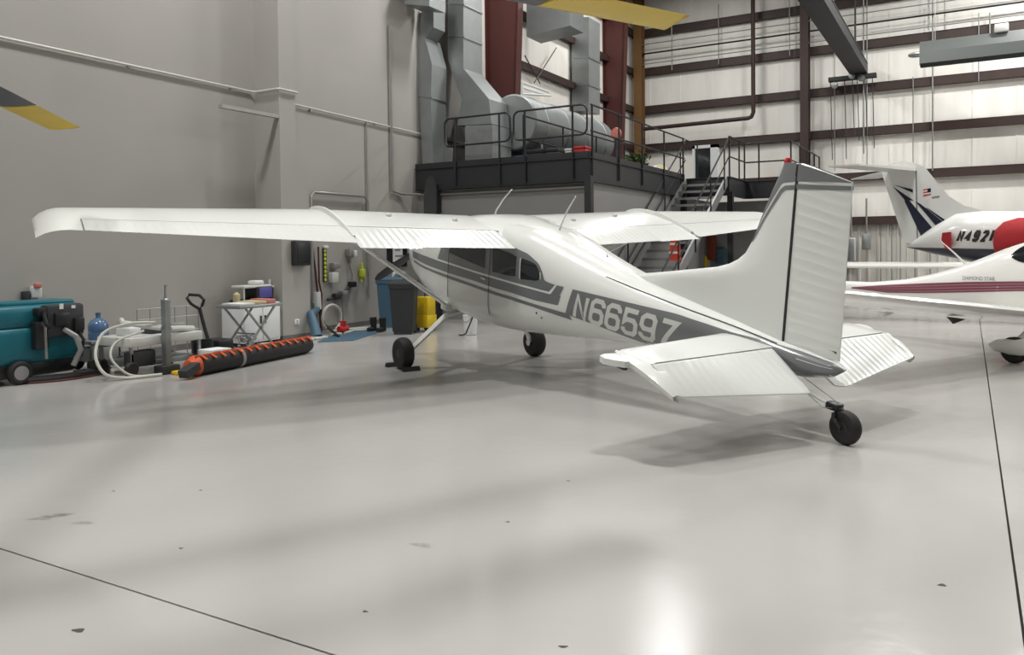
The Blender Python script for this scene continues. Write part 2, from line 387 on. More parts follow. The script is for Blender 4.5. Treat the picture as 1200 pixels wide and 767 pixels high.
def glyph(ch, t, wdt, hgt, fn, sub=5):
    mb = MB()
    for path in GL[ch]:
        for qd in stroke_quads(path, t, wdt, hgt, sub): mb.add([fn(p.x, min(max(p.y, 0), hgt)) for p in qd], [(0, 1, 2, 3)])
    return mb
ZL0, HL = .02, .30
for s in (1, -1):
    X0 = [4.617, 4.853, 5.083, 5.318, 5.55, 5.795]; Wd = [.202, .213, .213, .213, .213, .225]
    for ch, x0, wd in zip('N66597', X0, Wd):
        xm = 5.35
        def fn(u, v, x0=x0, wd=wd):
            x = x0 + u + .055 * v / HL if s == 1 else 2 * xm - (x0 + u + .055 * v / HL) + .05 * v / HL
            z = ZL0 + v
            return B(x, s * (sy(x, z) + .007), z)
        o = glyph(ch, .052, wd, HL, fn).build('registration_letter', M_LGREY, plane, local=True, fix=False)
# windows
def sidewin(name, pts_top, pts_bot, m, off=.008, n=14, k=6): decal(name, pts_top, pts_bot, m, n, k, off)
sidewin('side_window', [(3.67, .52), (3.70, .53), (3.8, .525), (3.9, .515), (3.965, .495), (4.02, .44), (4.05, .38)], [(3.69, .30), (3.71, .285), (3.8, .295), (3.9, .31), (3.98, .32), (4.03, .33), (4.05, .36)], M_GLASS)
sidewin('side_window', [(3.05, .545), (3.2, .56), (3.45, .55), (3.585, .53)], [(3.09, .255), (3.2, .26), (3.45, .275), (3.60, .295)], M_GLASS)
sidewin('door_window', [(2.0, .54), (2.3, .57), (2.6, .57), (2.88, .56)], [(1.95, .30), (2.3, .285), (2.6, .275), (2.9, .265)], M_GLASS)
for a, b in (((3.66, .53), (3.685, .285)), ((4.045, .43), (4.06, .35))):
    decal('window_trim', [a, b], [(a[0] + .018, a[1]), (b[0] + .018, b[1])], M_LGREY, 8, 1, .012)
decal('door_seam', [(3.0, .60), (3.03, -.32)], [(3.012, .60), (3.042, -.32)], M_DKM, 24, 1, .009)
decal('door_seam', [(1.93, .50), (1.95, -.32)], [(1.942, .50), (1.962, -.32)], M_DKM, 24, 1, .009)
decal('door_handle', [(2.84, .14), (2.95, .14)], [(2.84, .115), (2.95, .115)], M_CHROME, 4, 1, .018)
# windscreen between the cowl and the wing
rows = []
for x in np.linspace(1.68, 2.16, 12):
    zb, zt, w_, n = sec(x); r = []
    z0 = .50 if x > 1.8 else .50
    for k in range(25):
        a = PI * k / 24; c = (zb + zt) / 2; h = (zt - zb) / 2
        amin = math.asin(min(1, max(-1, (z0 - c) / h)) ** (n / 2) if z0 > c else 0)
        aa = amin + (PI - 2 * amin) * k / 24; ca, sa = math.cos(aa), math.sin(aa)
        r.append(B(x - .006, (w_ + .006) * math.copysign(abs(ca) ** (2 / n), ca), c + (h + .006) * abs(sa) ** (2 / n)))
    rows.append(r)
MB().grid(rows).build('windscreen', M_GLASS, plane, local=True, fix=False)
# nose: cowl rim, spinner, three-bladed propeller
HUB = (.26, 0, .16)
MB().lathe([(.30, 0), (.34, -.03), (.30, -.05), (.1, -.05)], B(.30, 0, .07), (1, 0, 0), 32).build('cowl_rim', M_GREY, plane, local=True)
for s in (-1, 1): MB().rbox(B(.285, s * .13 - .09, .02)[:1] + (s * .22 - .1, .12 - ZG), B(.24, 0, 0)[:1] + (s * .22 + .1, .22 - ZG), .02).build('air_inlet', M_DKM, plane, local=True)
MB().lathe([(.15, -.06), (.155, 0), (.14, .08), (.105, .17), (.055, .25), (.01, .285)], B(HUB[0], 0, HUB[2]), (1, 0, 0), 28).build('spinner', M_LGREY, plane, local=True)
for a in (88, 208, 328):
    ar = math.radians(a); rows = []
    for r_, ch, tw in ((.10, .09, 60), (.2, .14, 50), (.4, .19, 38), (.65, .20, 30), (.85, .175, 25), (.98, .14, 22), (1.05, .05, 18)):
        twr = math.radians(tw); sec_ = []
        for cx, th in ((-.5, 0), (-.3, .05), (0, .06), (.3, .045), (.5, 0), (.3, -.015), (0, -.02), (-.3, -.015)):
            c_, t_ = cx * ch, th * ch * 1.6
            tang = c_ * math.cos(twr) - t_ * math.sin(twr); ax_ = c_ * math.sin(twr) + t_ * math.cos(twr)
            yy = -r_ * math.cos(ar) - tang * math.sin(ar); zz = r_ * math.sin(ar) - tang * math.cos(ar)
            sec_.append(B(HUB[0] - ax_ + .02, yy * -1 if False else -yy, HUB[2] + zz))
        rows.append(sec_)
    MB().grid(rows, True, cap=True).build('propeller_blade', M_BLADEG, plane, local=True)
# ------------- wing
Y0, Y1, Y2, Y3 = .50, 2.54, 5.18, 5.46
def wgeo(y):
    a = abs(y)
    le = 1.93 if a < Y1 else 1.93 + (a - Y1) / (Y2 - Y1) * .17
    te = 3.575 if a < Y1 else 3.575 - (a - Y1) / (Y2 - Y1) * .52
    zte = .662 + .0335 * (a - .55)
    inc = .085 - .035 * max(0, (a - Y1) / (Y2 - Y1))
    return le, te, zte + inc, zte
def wz(y, s, up):
    le, te, zl, zt = wgeo(y); c = te - le
    t = .125 * 5 * c * (.2969 * math.sqrt(max(s, 0)) - .126 * s - .3516 * s * s + .2843 * s ** 3 - .1036 * s ** 4)
    cm = c * (.022 / .16 * (.8 * s - s * s) if s < .4 else .022 / .36 * (.2 + .8 * s - s * s))
    return zl + (zt - zl) * s + cm + (t if up else -t)
SH = .70
S_ = [0, .004, .015, .04, .08, .14, .22, .32, .42, .52, .62, SH]
for s in (1, -1):
    rows = []
    for a in [Y0, .8, 1.2, 1.6, 2.0, 2.3, Y1, 2.9, 3.4, 3.9, 4.4, 4.8, Y2 - .10]:
        le, te, _, _ = wgeo(a)
        up = [B(le + (te - le) * q, s * a, wz(a, q, True)) for q in S_]; dn = [B(le + (te - le) * q, s * a, wz(a, q, False)) for q in S_[1:]]
        rows.append(up[::-1] + dn)
    MB().grid(rows, True, cap=True).build('wing', M_WHITE, plane, local=True, sharp=.8)
    # aft fixed strip outboard of the aileron, then the drooped tip
    rows = []
    SS = S_ + [.8, .9, .97, 1.0]
    for a, dz, k0, k1, sq in ((Y2 - .10, 0, 0, 1, 1), (Y2, 0, 0, 1, 1), (5.26, -.003, .01, .99, .97), (5.33, -.012, .03, .98, .85), (5.39, -.028, .07, .96, .65), (5.43, -.045, .12, .94, .4), (Y3, -.06, .18, .92, .15)):
        le, te, zl, zt = wgeo(min(a, Y2)); c = te - le
        def P(q, up):
            zz = wz(min(a, Y2), q, up); mid = zl + (zt - zl) * q
            return B(le + c * (k0 + (k1 - k0) * q), s * a, mid + (zz - mid) * sq + dz - .03 * (q ** 3) * (1 - sq))
        rows.append([P(q, True) for q in SS[::-1]] + [P(q, False) for q in SS[1:-1]])
    MB().grid(rows, True, cap=True).build('wing_tip', M_WHITE, plane, local=True, sharp=.8)
    # corrugated flap and aileron: beads run chordwise
    for nm, ya, yb, droop in (('flap', .56, Y1 - .012, .035 if s == 1 else .02), ('aileron', Y1 + .012, Y2 - .115, .0)):
        nb = int(round((yb - ya) / .085)); up_rows, dn_rows = [], []
        ys = np.linspace(ya, yb, nb * 4 + 1); rows = []
        for iy, a in enumerate(ys):
            bead = (0, .003, .006, .002)[iy % 4] if 0 < iy < len(ys) - 1 else 0
            le, te, _, _ = wgeo(a); c = te - le; rr = []
            for up in (True, False):
                seq = (1., .96, .9, .82, .76, SH + .008) if up else (SH + .008, .76, .82, .9, .96)
                for q in seq:
                    e = 1 if .73 < q < .98 else 0
                    d = droop * max(0, (q - SH) / (1 - SH)) * (1.0 + .5 * (1 if a > 1.8 else 0))
                    rr.append(B(le + c * q, s * a, wz(a, q, up) + (bead * e if up else -bead * e) - d + (.003 if up and q > .99 else 0)))
            rows.append(rr)
        MB().grid(rows, True, cap=True).build(nm, M_WHITE, plane, local=True, sharp=.35)
    # stall fence standing over the flap/aileron joint
    prof = [q for q in S_] + [.8, .9]
    le, te, _, _ = wgeo(Y1); c = te - le
    lo = [(le + c * q, wz(Y1, q, True) - .02) for q in prof]
    hi = [(le + c * q + (-.03 if q < .01 else 0), wz(Y1, q, True) + .045 * math.sin(PI * min(1, q + .12) / 1.05) + .008) for q in prof]
    MB().grid([[B(x, s * Y1 + e, z) for x, z in L] for L, e in ((lo, -.02), (hi, -.012), (hi, .012), (lo, .02))]).build('stall_fence', M_WHITE, plane, local=True, sharp=.5)
    # lift strut: flattened tube from mid wing to the gear bulkhead
    p, q_ = Vector(B(2.72, s * 2.42, wz(2.42, .45, False) + .02)), Vector(B(1.86, s * .50, -.46))
    d = (q_ - p).normalized(); ch = Vector((1, 0, 0)); th = d.cross(ch).normalized(); ch = th.cross(d).normalized()
    rows = [[pt + ch * (.070 * math.cos(a)) + th * (.030 * math.sin(a)) for a in (2 * PI * k / 14 for k in range(14))] for pt in (p, p.lerp(q_, .5), q_)]
    MB().grid(rows, True, cap=True).build('lift_strut', M_WHITE, plane, local=True)
    MB().rbox(B(1.93, s * .49 - .05, -.52)[:0] + (B(1.95, 0, 0)[0], s * .50 - .05, -.53 - ZG), (B(1.77, 0, 0)[0], s * .50 + .05, -.40 - ZG), .02).build('strut_cuff', M_WHITE, plane, local=True)
    # fuel cap and vent bumps on top
    for (x, y) in ((2.60, 1.775), (2.72, .93)):
        q = (x - 1.93) / 1.645; z = wz(y, q, True)
        MB().lathe([(.035, -.01), (.035, .02), (.02, .04), (.0, .042)], B(x, s * y, z), (0, 0, 1), 14).build('fuel_cap', M_LGREY, plane, local=True)
    # main gear
    zf = floor_drop(XG, s * 1.10); R_ = .222; zc = zf + R_ * .985
    wc = Vector(B(XG, s * 1.10, zc))
    tire = [(.115, -.075), (.16, -.085), (.195, -.078), (.215, -.05), (.222, -.02), (.222, .02), (.215, .05), (.195, .078), (.16, .085), (.115, .075)]
    wh = MB().lathe(tire, wc, (0, 1, 0), 36).build('main_wheel', M_BLACK, plane, local=True)
    MB().lathe([(.02, -.08), (.06, -.075), (.11, -.06), (.116, -.05), (.116, .05), (.11, .06), (.06, .075), (.02, .08)], wc, (0, 1, 0), 24).build('hub', M_CHAR, wh, local=True)
    leg = [(1.93, .34, -.545), (1.90, .52, -.60), (1.86, .80, -.87), (1.83, .96, -1.03), (XG, 1.0, zc + .01)]
    rows = []
    for i, (x, y, z) in enumerate(leg):
        wv = .065 - .006 * i; a = Vector(B(x, s * y, z)); nx = Vector((0, s * .7, .72)) * .014
        rows.append([a + Vector((wv, 0, 0)) + nx, a - Vector((wv, 0, 0)) + nx, a - Vector((wv, 0, 0)) - nx, a + Vector((wv, 0, 0)) - nx])
    MB().grid(rows, True, cap=True).build('gear_leg', M_WHITE, plane, local=True, sharp=.9)
    MB().cyl(B(XG, s * .98, zc), B(XG, s * 1.03, zc), .05, n=14).build('axle', M_CHROME, plane, local=True)
# roof fairing over the wing roots
rows = []
for x, zt_, w_, dp in ((1.97, .72, .50, .05), (2.05, .80, .60, .06), (2.2, .862, .62, .07), (2.5, .902, .62, .07), (2.75, .907, .60, .08), (2.95, .905, .55, .12), (3.2, .895, .50, .19), (3.45, .882, .48, .155), (3.7, .856, .44, .125), (4.0, .806, .36, .145), (4.4, .722, .30, .14)):
    r = []
    for k in range(15):
        u = -1 + 2 * k / 14; r.append(B(x, u * w_, zt_ - dp * abs(u) ** 2.6))
    rows.append(r)
MB().grid(rows).build('roof_fairing', M_WHITE, plane, local=True, sharp=1)
for x, tx, tz in ((3.66, 3.93, 1.30), (2.17, 2.55, 1.24)):
    MB().tube([B(x, 0, .84), B(x + .03, 0, .92), B((x + tx) / 2, 0, (.92 + tz) / 2 + .01), B(tx, 0, tz)], [.014, .011, .009, .007], 8).build('whip_antenna', M_LGREY, plane, local=True)
MB().tube([B(4.6, 0, .62), B(4.61, 0, .67), B(4.60, 0, .72)], [.012, .014, .004], 8).build('stub_antenna', M_DKM, plane, local=True)
# fin with its long dorsal fillet
FLE = np.array([(5.00, .565), (5.083, .592), (5.539, .706), (5.997, .825), (6.22, .885), (6.36, .940), (6.46, 1.00), (6.539, 1.075), (6.61, 1.22), (6.676, 1.441), (6.748, 1.668), (6.814, 1.835), (6.839, 1.915)])
def hinge_x(z): return 7.0916 + (6.9988 - 7.0916) * (z - .355) / (1.9346 - .355)
def fth(x, z):
    le = np.interp(z, FLE[:, 1], FLE[:, 0]) if z > .565 else 5.0
    d = min(max((x - le) / .32, 0), 1); return .052 * math.sqrt(1 - (1 - d) ** 2) + .002
zs_ = sorted(set(list(np.linspace(.36, 1.915, 40)) + list(FLE[:, 1]) + [1.925]))
rows = []
for z in zs_:
    le = np.interp(z, FLE[:, 1], FLE[:, 0]) if z > .565 else 5.0; hx = hinge_x(z)
    q = [0, .02, .05, .1, .18, .3, .45, .6, .8, 1.0]; xx = [le + (hx - le) * u ** 1.3 for u in q]
    top = min(1, max(.15, (1.93 - z) / .05)) if z > 1.88 else 1
    rows.append([B(x, fth(x, z) * top, z) for x in xx] + [B(x, -fth(x, z) * top, z) for x in xx[::-1]])
MB().grid(rows, True, cap=True).build('fin', M_WHITE, plane, local=True, sharp=.8)
def fin_patch(name, top, bot, m, n=30, k=4, off=.003, fn=fth):
    T, Bt = resample(top, n), resample(bot, n)
    for s in (1, -1):
        rows = [[B(*(lambda p: (p[0], s * (fn(p[0], p[1]) + off), p[1]))(T[i] * (1 - j / k) + Bt[i] * j / k)) for j in range(k + 1)] for i in range(n)]
        MB().grid(rows).build(name, m, plane, local=True, fix=False)
# dark cap of the fin and its leading edge sweep, with the white and grey lines below
CAPT = [(6.60, 1.19), (6.676, 1.441), (6.748, 1.668), (6.814, 1.835), (6.842, 1.923), (6.9, 1.925), (7.0, 1.93)]
CAPB = [(6.605, 1.19), (6.690, 1.43), (6.80, 1.63), (6.862, 1.735), (6.89, 1.752), (6.95, 1.76), (7.008, 1.77)]
fin_patch('fin_cap', CAPT, CAPB, M_GREY, 50, 4, .004)
GT = [(6.61, 1.19), (6.70, 1.40), (6.86, 1.69), (6.905, 1.726), (7.01, 1.742)]
GB_ = [(6.62, 1.19), (6.725, 1.40), (6.885, 1.66), (6.922, 1.69), (7.012, 1.703)]
fin_patch('fin_line', GT, GB_, M_GREY, 40, 2, .004)
# rudder with chordwise beads
def rte(z): return 7.6375 + (7.5182 - 7.6375) * (z - .359) / (1.8313 - .359)
nb = 17; zz = np.linspace(0, 1, nb * 4 + 1); rows = []
for i, u in enumerate(zz):
    bead = (0, .003, .007, .0015)[i % 4] if 0 < i < len(zz) - 1 else 0
    z0, z1 = .36 + u * (1.925 - .36), .355 + u * (1.815 - .355)
    x0 = hinge_x(z0) + .016; x1 = rte(z1); r = []
    for sgn in (1, -1):
        seq = ((0, .040), (.08, .044), (.5, .026), (.93, .009), (1, .004))
        for q, th in (seq if sgn == 1 else seq[::-1]):
            e = 1 if .05 < q < .95 else 0
            r.append(B(x0 + (x1 - x0) * q, sgn * (th + bead * e), z0 + (z1 - z0) * q))
    rows.append(r)
MB().grid(rows, True, cap=True).build('rudder', M_WHITE, plane, local=True, sharp=.3)
MB().bar(B(hinge_x(.36) + .004, 0, .36), B(hinge_x(1.92) + .004, 0, 1.92), .10, .03, (1, 0, 0)).build('rudder_gap_shade', M_DKM, plane, local=True)  # dark strip between fin and rudder, stands in for shade in the gap
def rth(x, z):
    x0 = hinge_x(z) + .016; q = (x - x0) / max(rte(z) - x0, .01); return np.interp(q, (0, .08, .5, .93, 1), (.040, .044, .026, .009, .004)) + .0098
fin_patch('fin_cap', [(7.020, 1.927), (7.25, 1.88), (7.518, 1.8155)], [(7.026, 1.775), (7.25, 1.795), (7.520, 1.809)], M_GREY, 12, 4, .002, rth)
fin_patch('fin_line', [(7.028, 1.752), (7.25, 1.765), (7.520, 1.785)], [(7.030, 1.712), (7.25, 1.727), (7.523, 1.750)], M_GREY, 12, 2, .002, rth)
MB().rbox((B(7.535, 0, 0)[0], -.012, .41 - ZG), (B(7.60, 0, 0)[0], .012, .425 - ZG), .004).build('rudder_tab', M_DKM, plane, local=True)
MB().lathe([(.03, 0), (.032, .015), (.022, .045), (.0, .052)], B(6.868, 0, 1.918), (0, 0, 1), 14).build('beacon', M_RED2, plane, local=True)
decal('fillet_seam', [(4.95, .558), (5.4, .505), (6.0, .455), (6.6, .415), (7.08, .372)], [(4.95, .550), (5.4, .497), (6.0, .447), (6.6, .407), (7.08, .364)], M_DKM, 50, 1, .006)
decal('tail_pin_line', [(7.30, .300), (7.5, .292), (7.62, .295)], [(7.30, .293), (7.5, .286), (7.62, .290)], M_LGREY, 10, 1, .006)
# tailplane
ZS = .298
def sle(a): return 6.50 + (a - .17) / (1.55 - .17) * .13
def hx(a): return 7.075
for s in (1, -1):
    rows = []
    ys = list(np.linspace(.10, 1.50, 9)) + [1.54, 1.565, 1.575]
    for a in ys:
        f = 1 if a < 1.52 else max(.12, 1 - (a - 1.52) * 15); le, h = sle(a) + (.0 if a < 1.52 else (a - 1.52) * .6), hx(a) - .01
        pr = [(0, 0), (.02, .016), (.06, .028), (.15, .04), (.35, .045), (.65, .042), (1, .036)]
        rows.append([B(le + (h - le) * q, s * a, ZS + t * f) for q, t in pr] + [B(le + (h - le) * q, s * a, ZS - t * f) for q, t in pr[:0:-1]])
    MB().grid(rows, True, cap=True).build('tailplane', M_WHITE, plane, local=True, sharp=.8)
    # elevator, drooped, with beads
    nb = 16; ys = np.linspace(.17, 1.565, nb * 4 + 1); rows = []
    for i, a in enumerate(ys):
        bead = (0, .003, .0055, .002)[i % 4] if 0 < i < len(ys) - 1 else 0
        u = (a - .24) / (1.587 - .24)
        te = (7.576 + (7.374 - 7.576) * u) if a > .24 else 7.576 - (.24 - a) * .9; zt = .092 + (.163 - .092) * u
        x0 = hx(a) + .012; r = []
        for sg in (1, -1):
            seq = ((0, .034), (.06, .038), (.5, .024), (.94, .009), (1, .004))
            for q, th in (seq if sg == 1 else seq[::-1]):
                e = 1 if .05 < q < .95 else 0
                r.append(B(x0 + (te - x0) * q, s * a, ZS + (zt - ZS) * q + sg * (th + bead * e)))
        rows.append(r)
    MB().grid(rows, True, cap=True).build('elevator', M_WHITE, plane, local=True, sharp=.3)
    MB().bar(B(7.072, s * .17, ZS), B(7.072, s * 1.55, ZS), .03, .05).build('elevator_gap_shade', M_DKM, plane, local=True)  # dark filler along the elevator joint, gap shade put into its colour
    # end rib lip and balance horn
    out = [(6.60, 1.53, .300), (6.80, 1.605, .302), (7.03, 1.655, .294), (7.2, 1.655, .258), (7.374, 1.60, .166)]
    inn = [(6.615, 1.50, .300), (6.80, 1.50, .318), (7.03, 1.50, .330), (7.2, 1.50, .290), (7.385, 1.53, .168)]
    MB().grid([[B(x, s * y, z) for x, y, z in L] for L in (inn, [((a[0] + b[0]) / 2, (a[1] + b[1]) / 2, (a[2] + b[2]) / 2 + .012) for a, b in zip(inn, out)], out, [(x, y - .01, z - .03) for x, y, z in out], [(x, y, z - .06) for x, y, z in inn])], True, cap=True).build('end_rib', M_WHITE, plane, local=True)
    MB().rbox((B(6.88, 0, 0)[0], min(s * 1.62, s * 1.66), ZS - .07 - ZG), (B(6.78, 0, 0)[0], max(s * 1.62, s * 1.66), ZS - .045 - ZG), .008).build('horn_weight', M_DKM, plane, local=True)
    hr = [(6.66, 1.58), (6.645, 1.68), (6.675, 1.745), (6.74, 1.76), (6.80, 1.73), (6.88, 1.66), (6.90, 1.58)]
    MB().prism([B(x, s * y, ZS - .045 - (x - 7.08) * .30 * (1 if x > 7.08 else 0)) for x, y in hr], (0, 0, .05)).build('balance_horn', M_WHITE, plane, local=True, sharp=.5)
# tailwheel: leaf spring, bracket, fork, small tyre
MB().grid([[B(x, -.03, z + .008), B(x, .03, z + .008), B(x, .03, z - .008), B(x, -.03, z - .008)] for x, z in ((7.05, .10), (7.25, .055), (7.42, .01), (7.55, -.012), (7.64, -.018))], True, cap=True).build('tail_spring', M_WHITE, plane, local=True)
zt_f = floor_drop(7.79, 0); RT = .142; tc_ = (7.775, 0, zt_f + RT * .985)
tw = MB().lathe([(.06, -.042), (.1, -.052), (.128, -.044), (.14, -.02), (.142, 0), (.14, .02), (.128, .044), (.1, .052), (.06, .042)], B(*tc_), (.12, 1, 0), 30).build('tail_wheel', M_BLACK, plane, local=True)
MB().lathe([(.01, -.045), (.05, -.042), (.062, -.03), (.062, .03), (.05, .042), (.01, .045)], B(*tc_), (.12, 1, 0), 20).build('hub', M_CHAR, tw, local=True)
MB().rbox((B(7.71, 0, 0)[0], -.05, -.055 - ZG), (B(7.59, 0, 0)[0], .05, .01 - ZG), .018).tube([B(7.69, 0, -.10), B(7.70, 0, -.02)], .035, 12).build('steering_bracket', M_BLK, plane, local=True)
for s in (1, -1):
    MB().tube([B(7.69, s * .05, -.06), B(7.70, s * .066, -.11), B(7.775, s * .066, tc_[2])], [.022, .02, .018], 8).build('fork_arm', M_BLK, plane, local=True)
    MB().tube([B(7.66, s * .05, -.03), B(7.62, s * .11, -.03), B(7.2, s * .08, .12)], .0035, 6).build('steering_cable', M_STEEL, plane, local=True)
# belly details
MB().tube([B(2.2, .1, -.54), B(2.25, .12, -.62)], .02, 10).build('drain_tube', M_DKM, plane, local=True)
for x, z in ((4.02, -.06), (4.10, -.10)): MB().lathe([(.012, 0), (.012, .006), (0, .007)], B(x, sy(x, z), z), (0, 1, 0), 10).build('static_port', M_DKM, plane, local=True)

# ---------------------------------------------------------------- wheel chocks and floor marks
def chock(c, ang, lab):
    M = Matrix.Translation(Vector(c)) @ Matrix.Rotation(ang, 4, 'Z'); mb = MB()
    mb.add([(M @ Vector(p))[:] for p in ((-.05, -.12, 0), (.06, -.12, 0), (.03, -.12, .055), (-.02, -.12, .06), (-.05, .12, 0), (.06, .12, 0), (.03, .12, .055), (-.02, .12, .06))],
           [(0, 1, 2, 3), (7, 6, 5, 4), (0, 4, 5, 1), (1, 5, 6, 2), (2, 6, 7, 3), (3, 7, 4, 0)])
    o = mb.build('wheel_chock', M_BLACK, sharp=.4); tag(o, lab, 'chock', 'chocks at the main wheel')
    return o
wcw = (MP @ Vector(B(XG, 1.10, ZG)))
for sgn, lab in ((1, 'black rubber chock under the main wheel, on the side facing the grey wall'), (-1, 'black rubber chock with worn edge under the main wheel, on the tail side')):
    chock((wcw.x + sgn * -.24, wcw.y + sgn * .122, 0), math.atan2(.447, -.878) + (PI if sgn < 0 else 0) + PI, lab)
for (px, py, w_, h_, rt) in ((48, 607, .16, .05, .5), (63, 604, .16, .05, .5), (75, 602, .12, .04, .5), (97, 612, .14, .05, .4), (494, 638, .13, .05, .1), (92, 738, .06, .035, .3), (212, 642, .03, .02, 0), (133, 575, .03, .02, 0), (235, 574, .03, .02, 0), (595, 611, .03, .02, .2), (666, 563, .03, .02, .2), (428, 716, .03, .02, 0), (660, 757, .04, .02, .5), (1104, 685, .04, .03, .5)):
    c = V(px, py, z=.0008); r = []
    for k in range(10):
        a = 2 * PI * k / 10; e = 1 + .25 * math.sin(3 * a + px)
        u, v = w_ / 2 * e * math.cos(a), h_ / 2 * e * math.sin(a)
        r.append((c[0] + u * math.cos(rt) - v * math.sin(rt), c[1] + u * math.sin(rt) + v * math.cos(rt), .0008))
    MB().add(r, [tuple(range(10))]).build('floor_scuff', M_SCUFF if w_ > .05 and py != 738 else M_JOINT, fl, fix=False)

# ---------------------------------------------------------------- mezzanine walkway
mz = thing('mezzanine', 'black steel mezzanine platform above the grey mechanical room', 'platform', (-9.2, 17, 0))
MB().box((XW + .02, MY, MZ - .04), (MX, 29.2, MZ)).box((MX, 22.05, MZ - .04), (-5.72, 29.2, MZ)).box((-5.72, 24.0, MZ - .04), (-4.45, 29.2, MZ)).build('deck', M_DECK, mz)
def channel(p, q, hgt=.52):
    return MB().bar((p[0], p[1], MZ - hgt / 2), (q[0], q[1], MZ - hgt / 2), .016, hgt).bar((p[0], p[1], MZ - .012), (q[0], q[1], MZ - .012), .1, .02).bar((p[0], p[1], MZ - hgt + .01), (q[0], q[1], MZ - hgt + .01), .1, .02)
for p, q in (((XW + .02, MY), (MX, MY)), ((MX, MY), (MX, 22.05)), ((MX, 22.05), (-5.72, 22.05)), ((-5.72, 22.05), (-5.72, 24)), ((-5.72, 24), (-4.45, 24)), ((-4.45, 24), (-4.45, 29.2))):
    channel(p, q).build('edge_beam', M_DECK, mz)
MB().box((XW + .02, MY - .02, MZ), (MX, MY, MZ + .12)).box((MX, MY, MZ), (MX + .02, 22.0, MZ + .12)).build('toe_board', M_DECK, mz)
for x, y in ((MX, MY), (-10.9, MY), (MX + .02, 21.9), (-5.72, 22.2), (-4.5, 24.1), (-4.5, 29.0)):
    MB().box((x - .075, y - .075, 0), (x + .075, y + .075, MZ - .4)).build('post', M_DECK, mz)
# railings
def loop_rail(t, p, q, z0, z1, r=.022, rad=.14):
    """one closed pipe hoop between p and q"""
    P, Q = Vector((p[0], p[1], 0)), Vector((q[0], q[1], 0)); d = (Q - P).normalized(); pts = []
    for (base, sx, zc, sz, a0) in ((P, 1, z0, 1, 180), (Q, -1, z0, 1, 270), (Q, -1, z1, -1, 0), (P, 1, z1, -1, 90)):
        c = base + d * rad * sx + Vector((0, 0, zc + rad * sz))
        for k in range(5):
            a = math.radians(a0 + 90 * k / 4); pts.append(c + d * rad * math.cos(a) + Vector((0, 0, rad * math.sin(a))))
    MB().tube(pts, r, 8, closed=True).build('hoop', M_RAIL, t)
def rail_post(t, x, y, z0, z1, r=.024): MB().cyl((x, y, z0), (x, y, z1), r, n=8).build('post', M_RAIL, t)
def vx(px, py, y): return V(px, py, y=y)[0]
RT_, RM_ = MZ + 1.1, MZ + .55
t = thing('safety_railing', 'short black pipe railing hoop on the walkway in front of the silver ducts', 'railing', (vx(560, 150, MY - .05), MY - .05, MZ - .4), group='walkway railings')
loop_rail(t, (vx(521, 150, MY - .05), MY - .05), (vx(598, 150, MY - .05), MY - .05), RM_ - .08, RT_)
for px in (533, 585): rail_post(t, vx(px, 150, MY - .05), MY - .05, MZ - .45, RT_)
t = thing('safety_railing', 'long black pipe railing hoop at the corner of the walkway', 'railing', (vx(645, 150, MY - .05), MY - .05, MZ - .4), group='walkway railings')
loop_rail(t, (vx(602, 150, MY - .05), MY - .05), (vx(688, 150, MY - .05), MY - .05), RM_ - .08, RT_)
for px in (615, 671): rail_post(t, vx(px, 150, MY - .05), MY - .05, MZ - .45, RT_)
t = thing('safety_railing', 'black pipe railing along the side of the walkway towards the stair', 'railing', (MX + .04, 18.5, MZ - .4), group='walkway railings')
for z in (RT_, RM_): MB().cyl((MX + .04, MY + .05, z), (MX + .04, 21.9, z), .022, n=8).build('rail', M_RAIL, t)
for y in (15.6, 17.1, 18.6, 20.2, 21.8): rail_post(t, MX + .04, y, MZ - .4, RT_)
t = thing('safety_railing', 'black pipe railing around the landing right of the stair head, near the grey fin cap'.replace('right of', 'beside'), 'railing', (-5.2, 24, MZ), group='walkway railings')
for z in (RT_, RM_):
    MB().tube([(-5.72, 22.1, z), (-5.72, 24.0, z), (-4.45, 24.0, z), (-4.45, 29.1, z)], .022, 8).build('rail', M_RAIL, t)
for x, y in ((-5.72, 22.1), (-5.72, 23.8), (-5.35, 24), (-4.45, 24), (-4.45, 25.4), (-4.45, 26.6), (-4.45, 28.0), (-4.45, 29.0)): rail_post(t, x, y, MZ - .1, RT_)
t = thing('safety_railing', 'black inner pipe railing behind the short hoop on the walkway', 'railing', (-9.4, 17, MZ), group='walkway railings')
for z in (RT_ - .02, RM_): MB().cyl((-8.75, 15.9, z), (-8.75, 22.0, z), .02, n=8).build('rail', M_RAIL, t)
for k in range(4): rail_post(t, -8.75, 15.9 + 6.1 * k / 3, MZ, RT_)
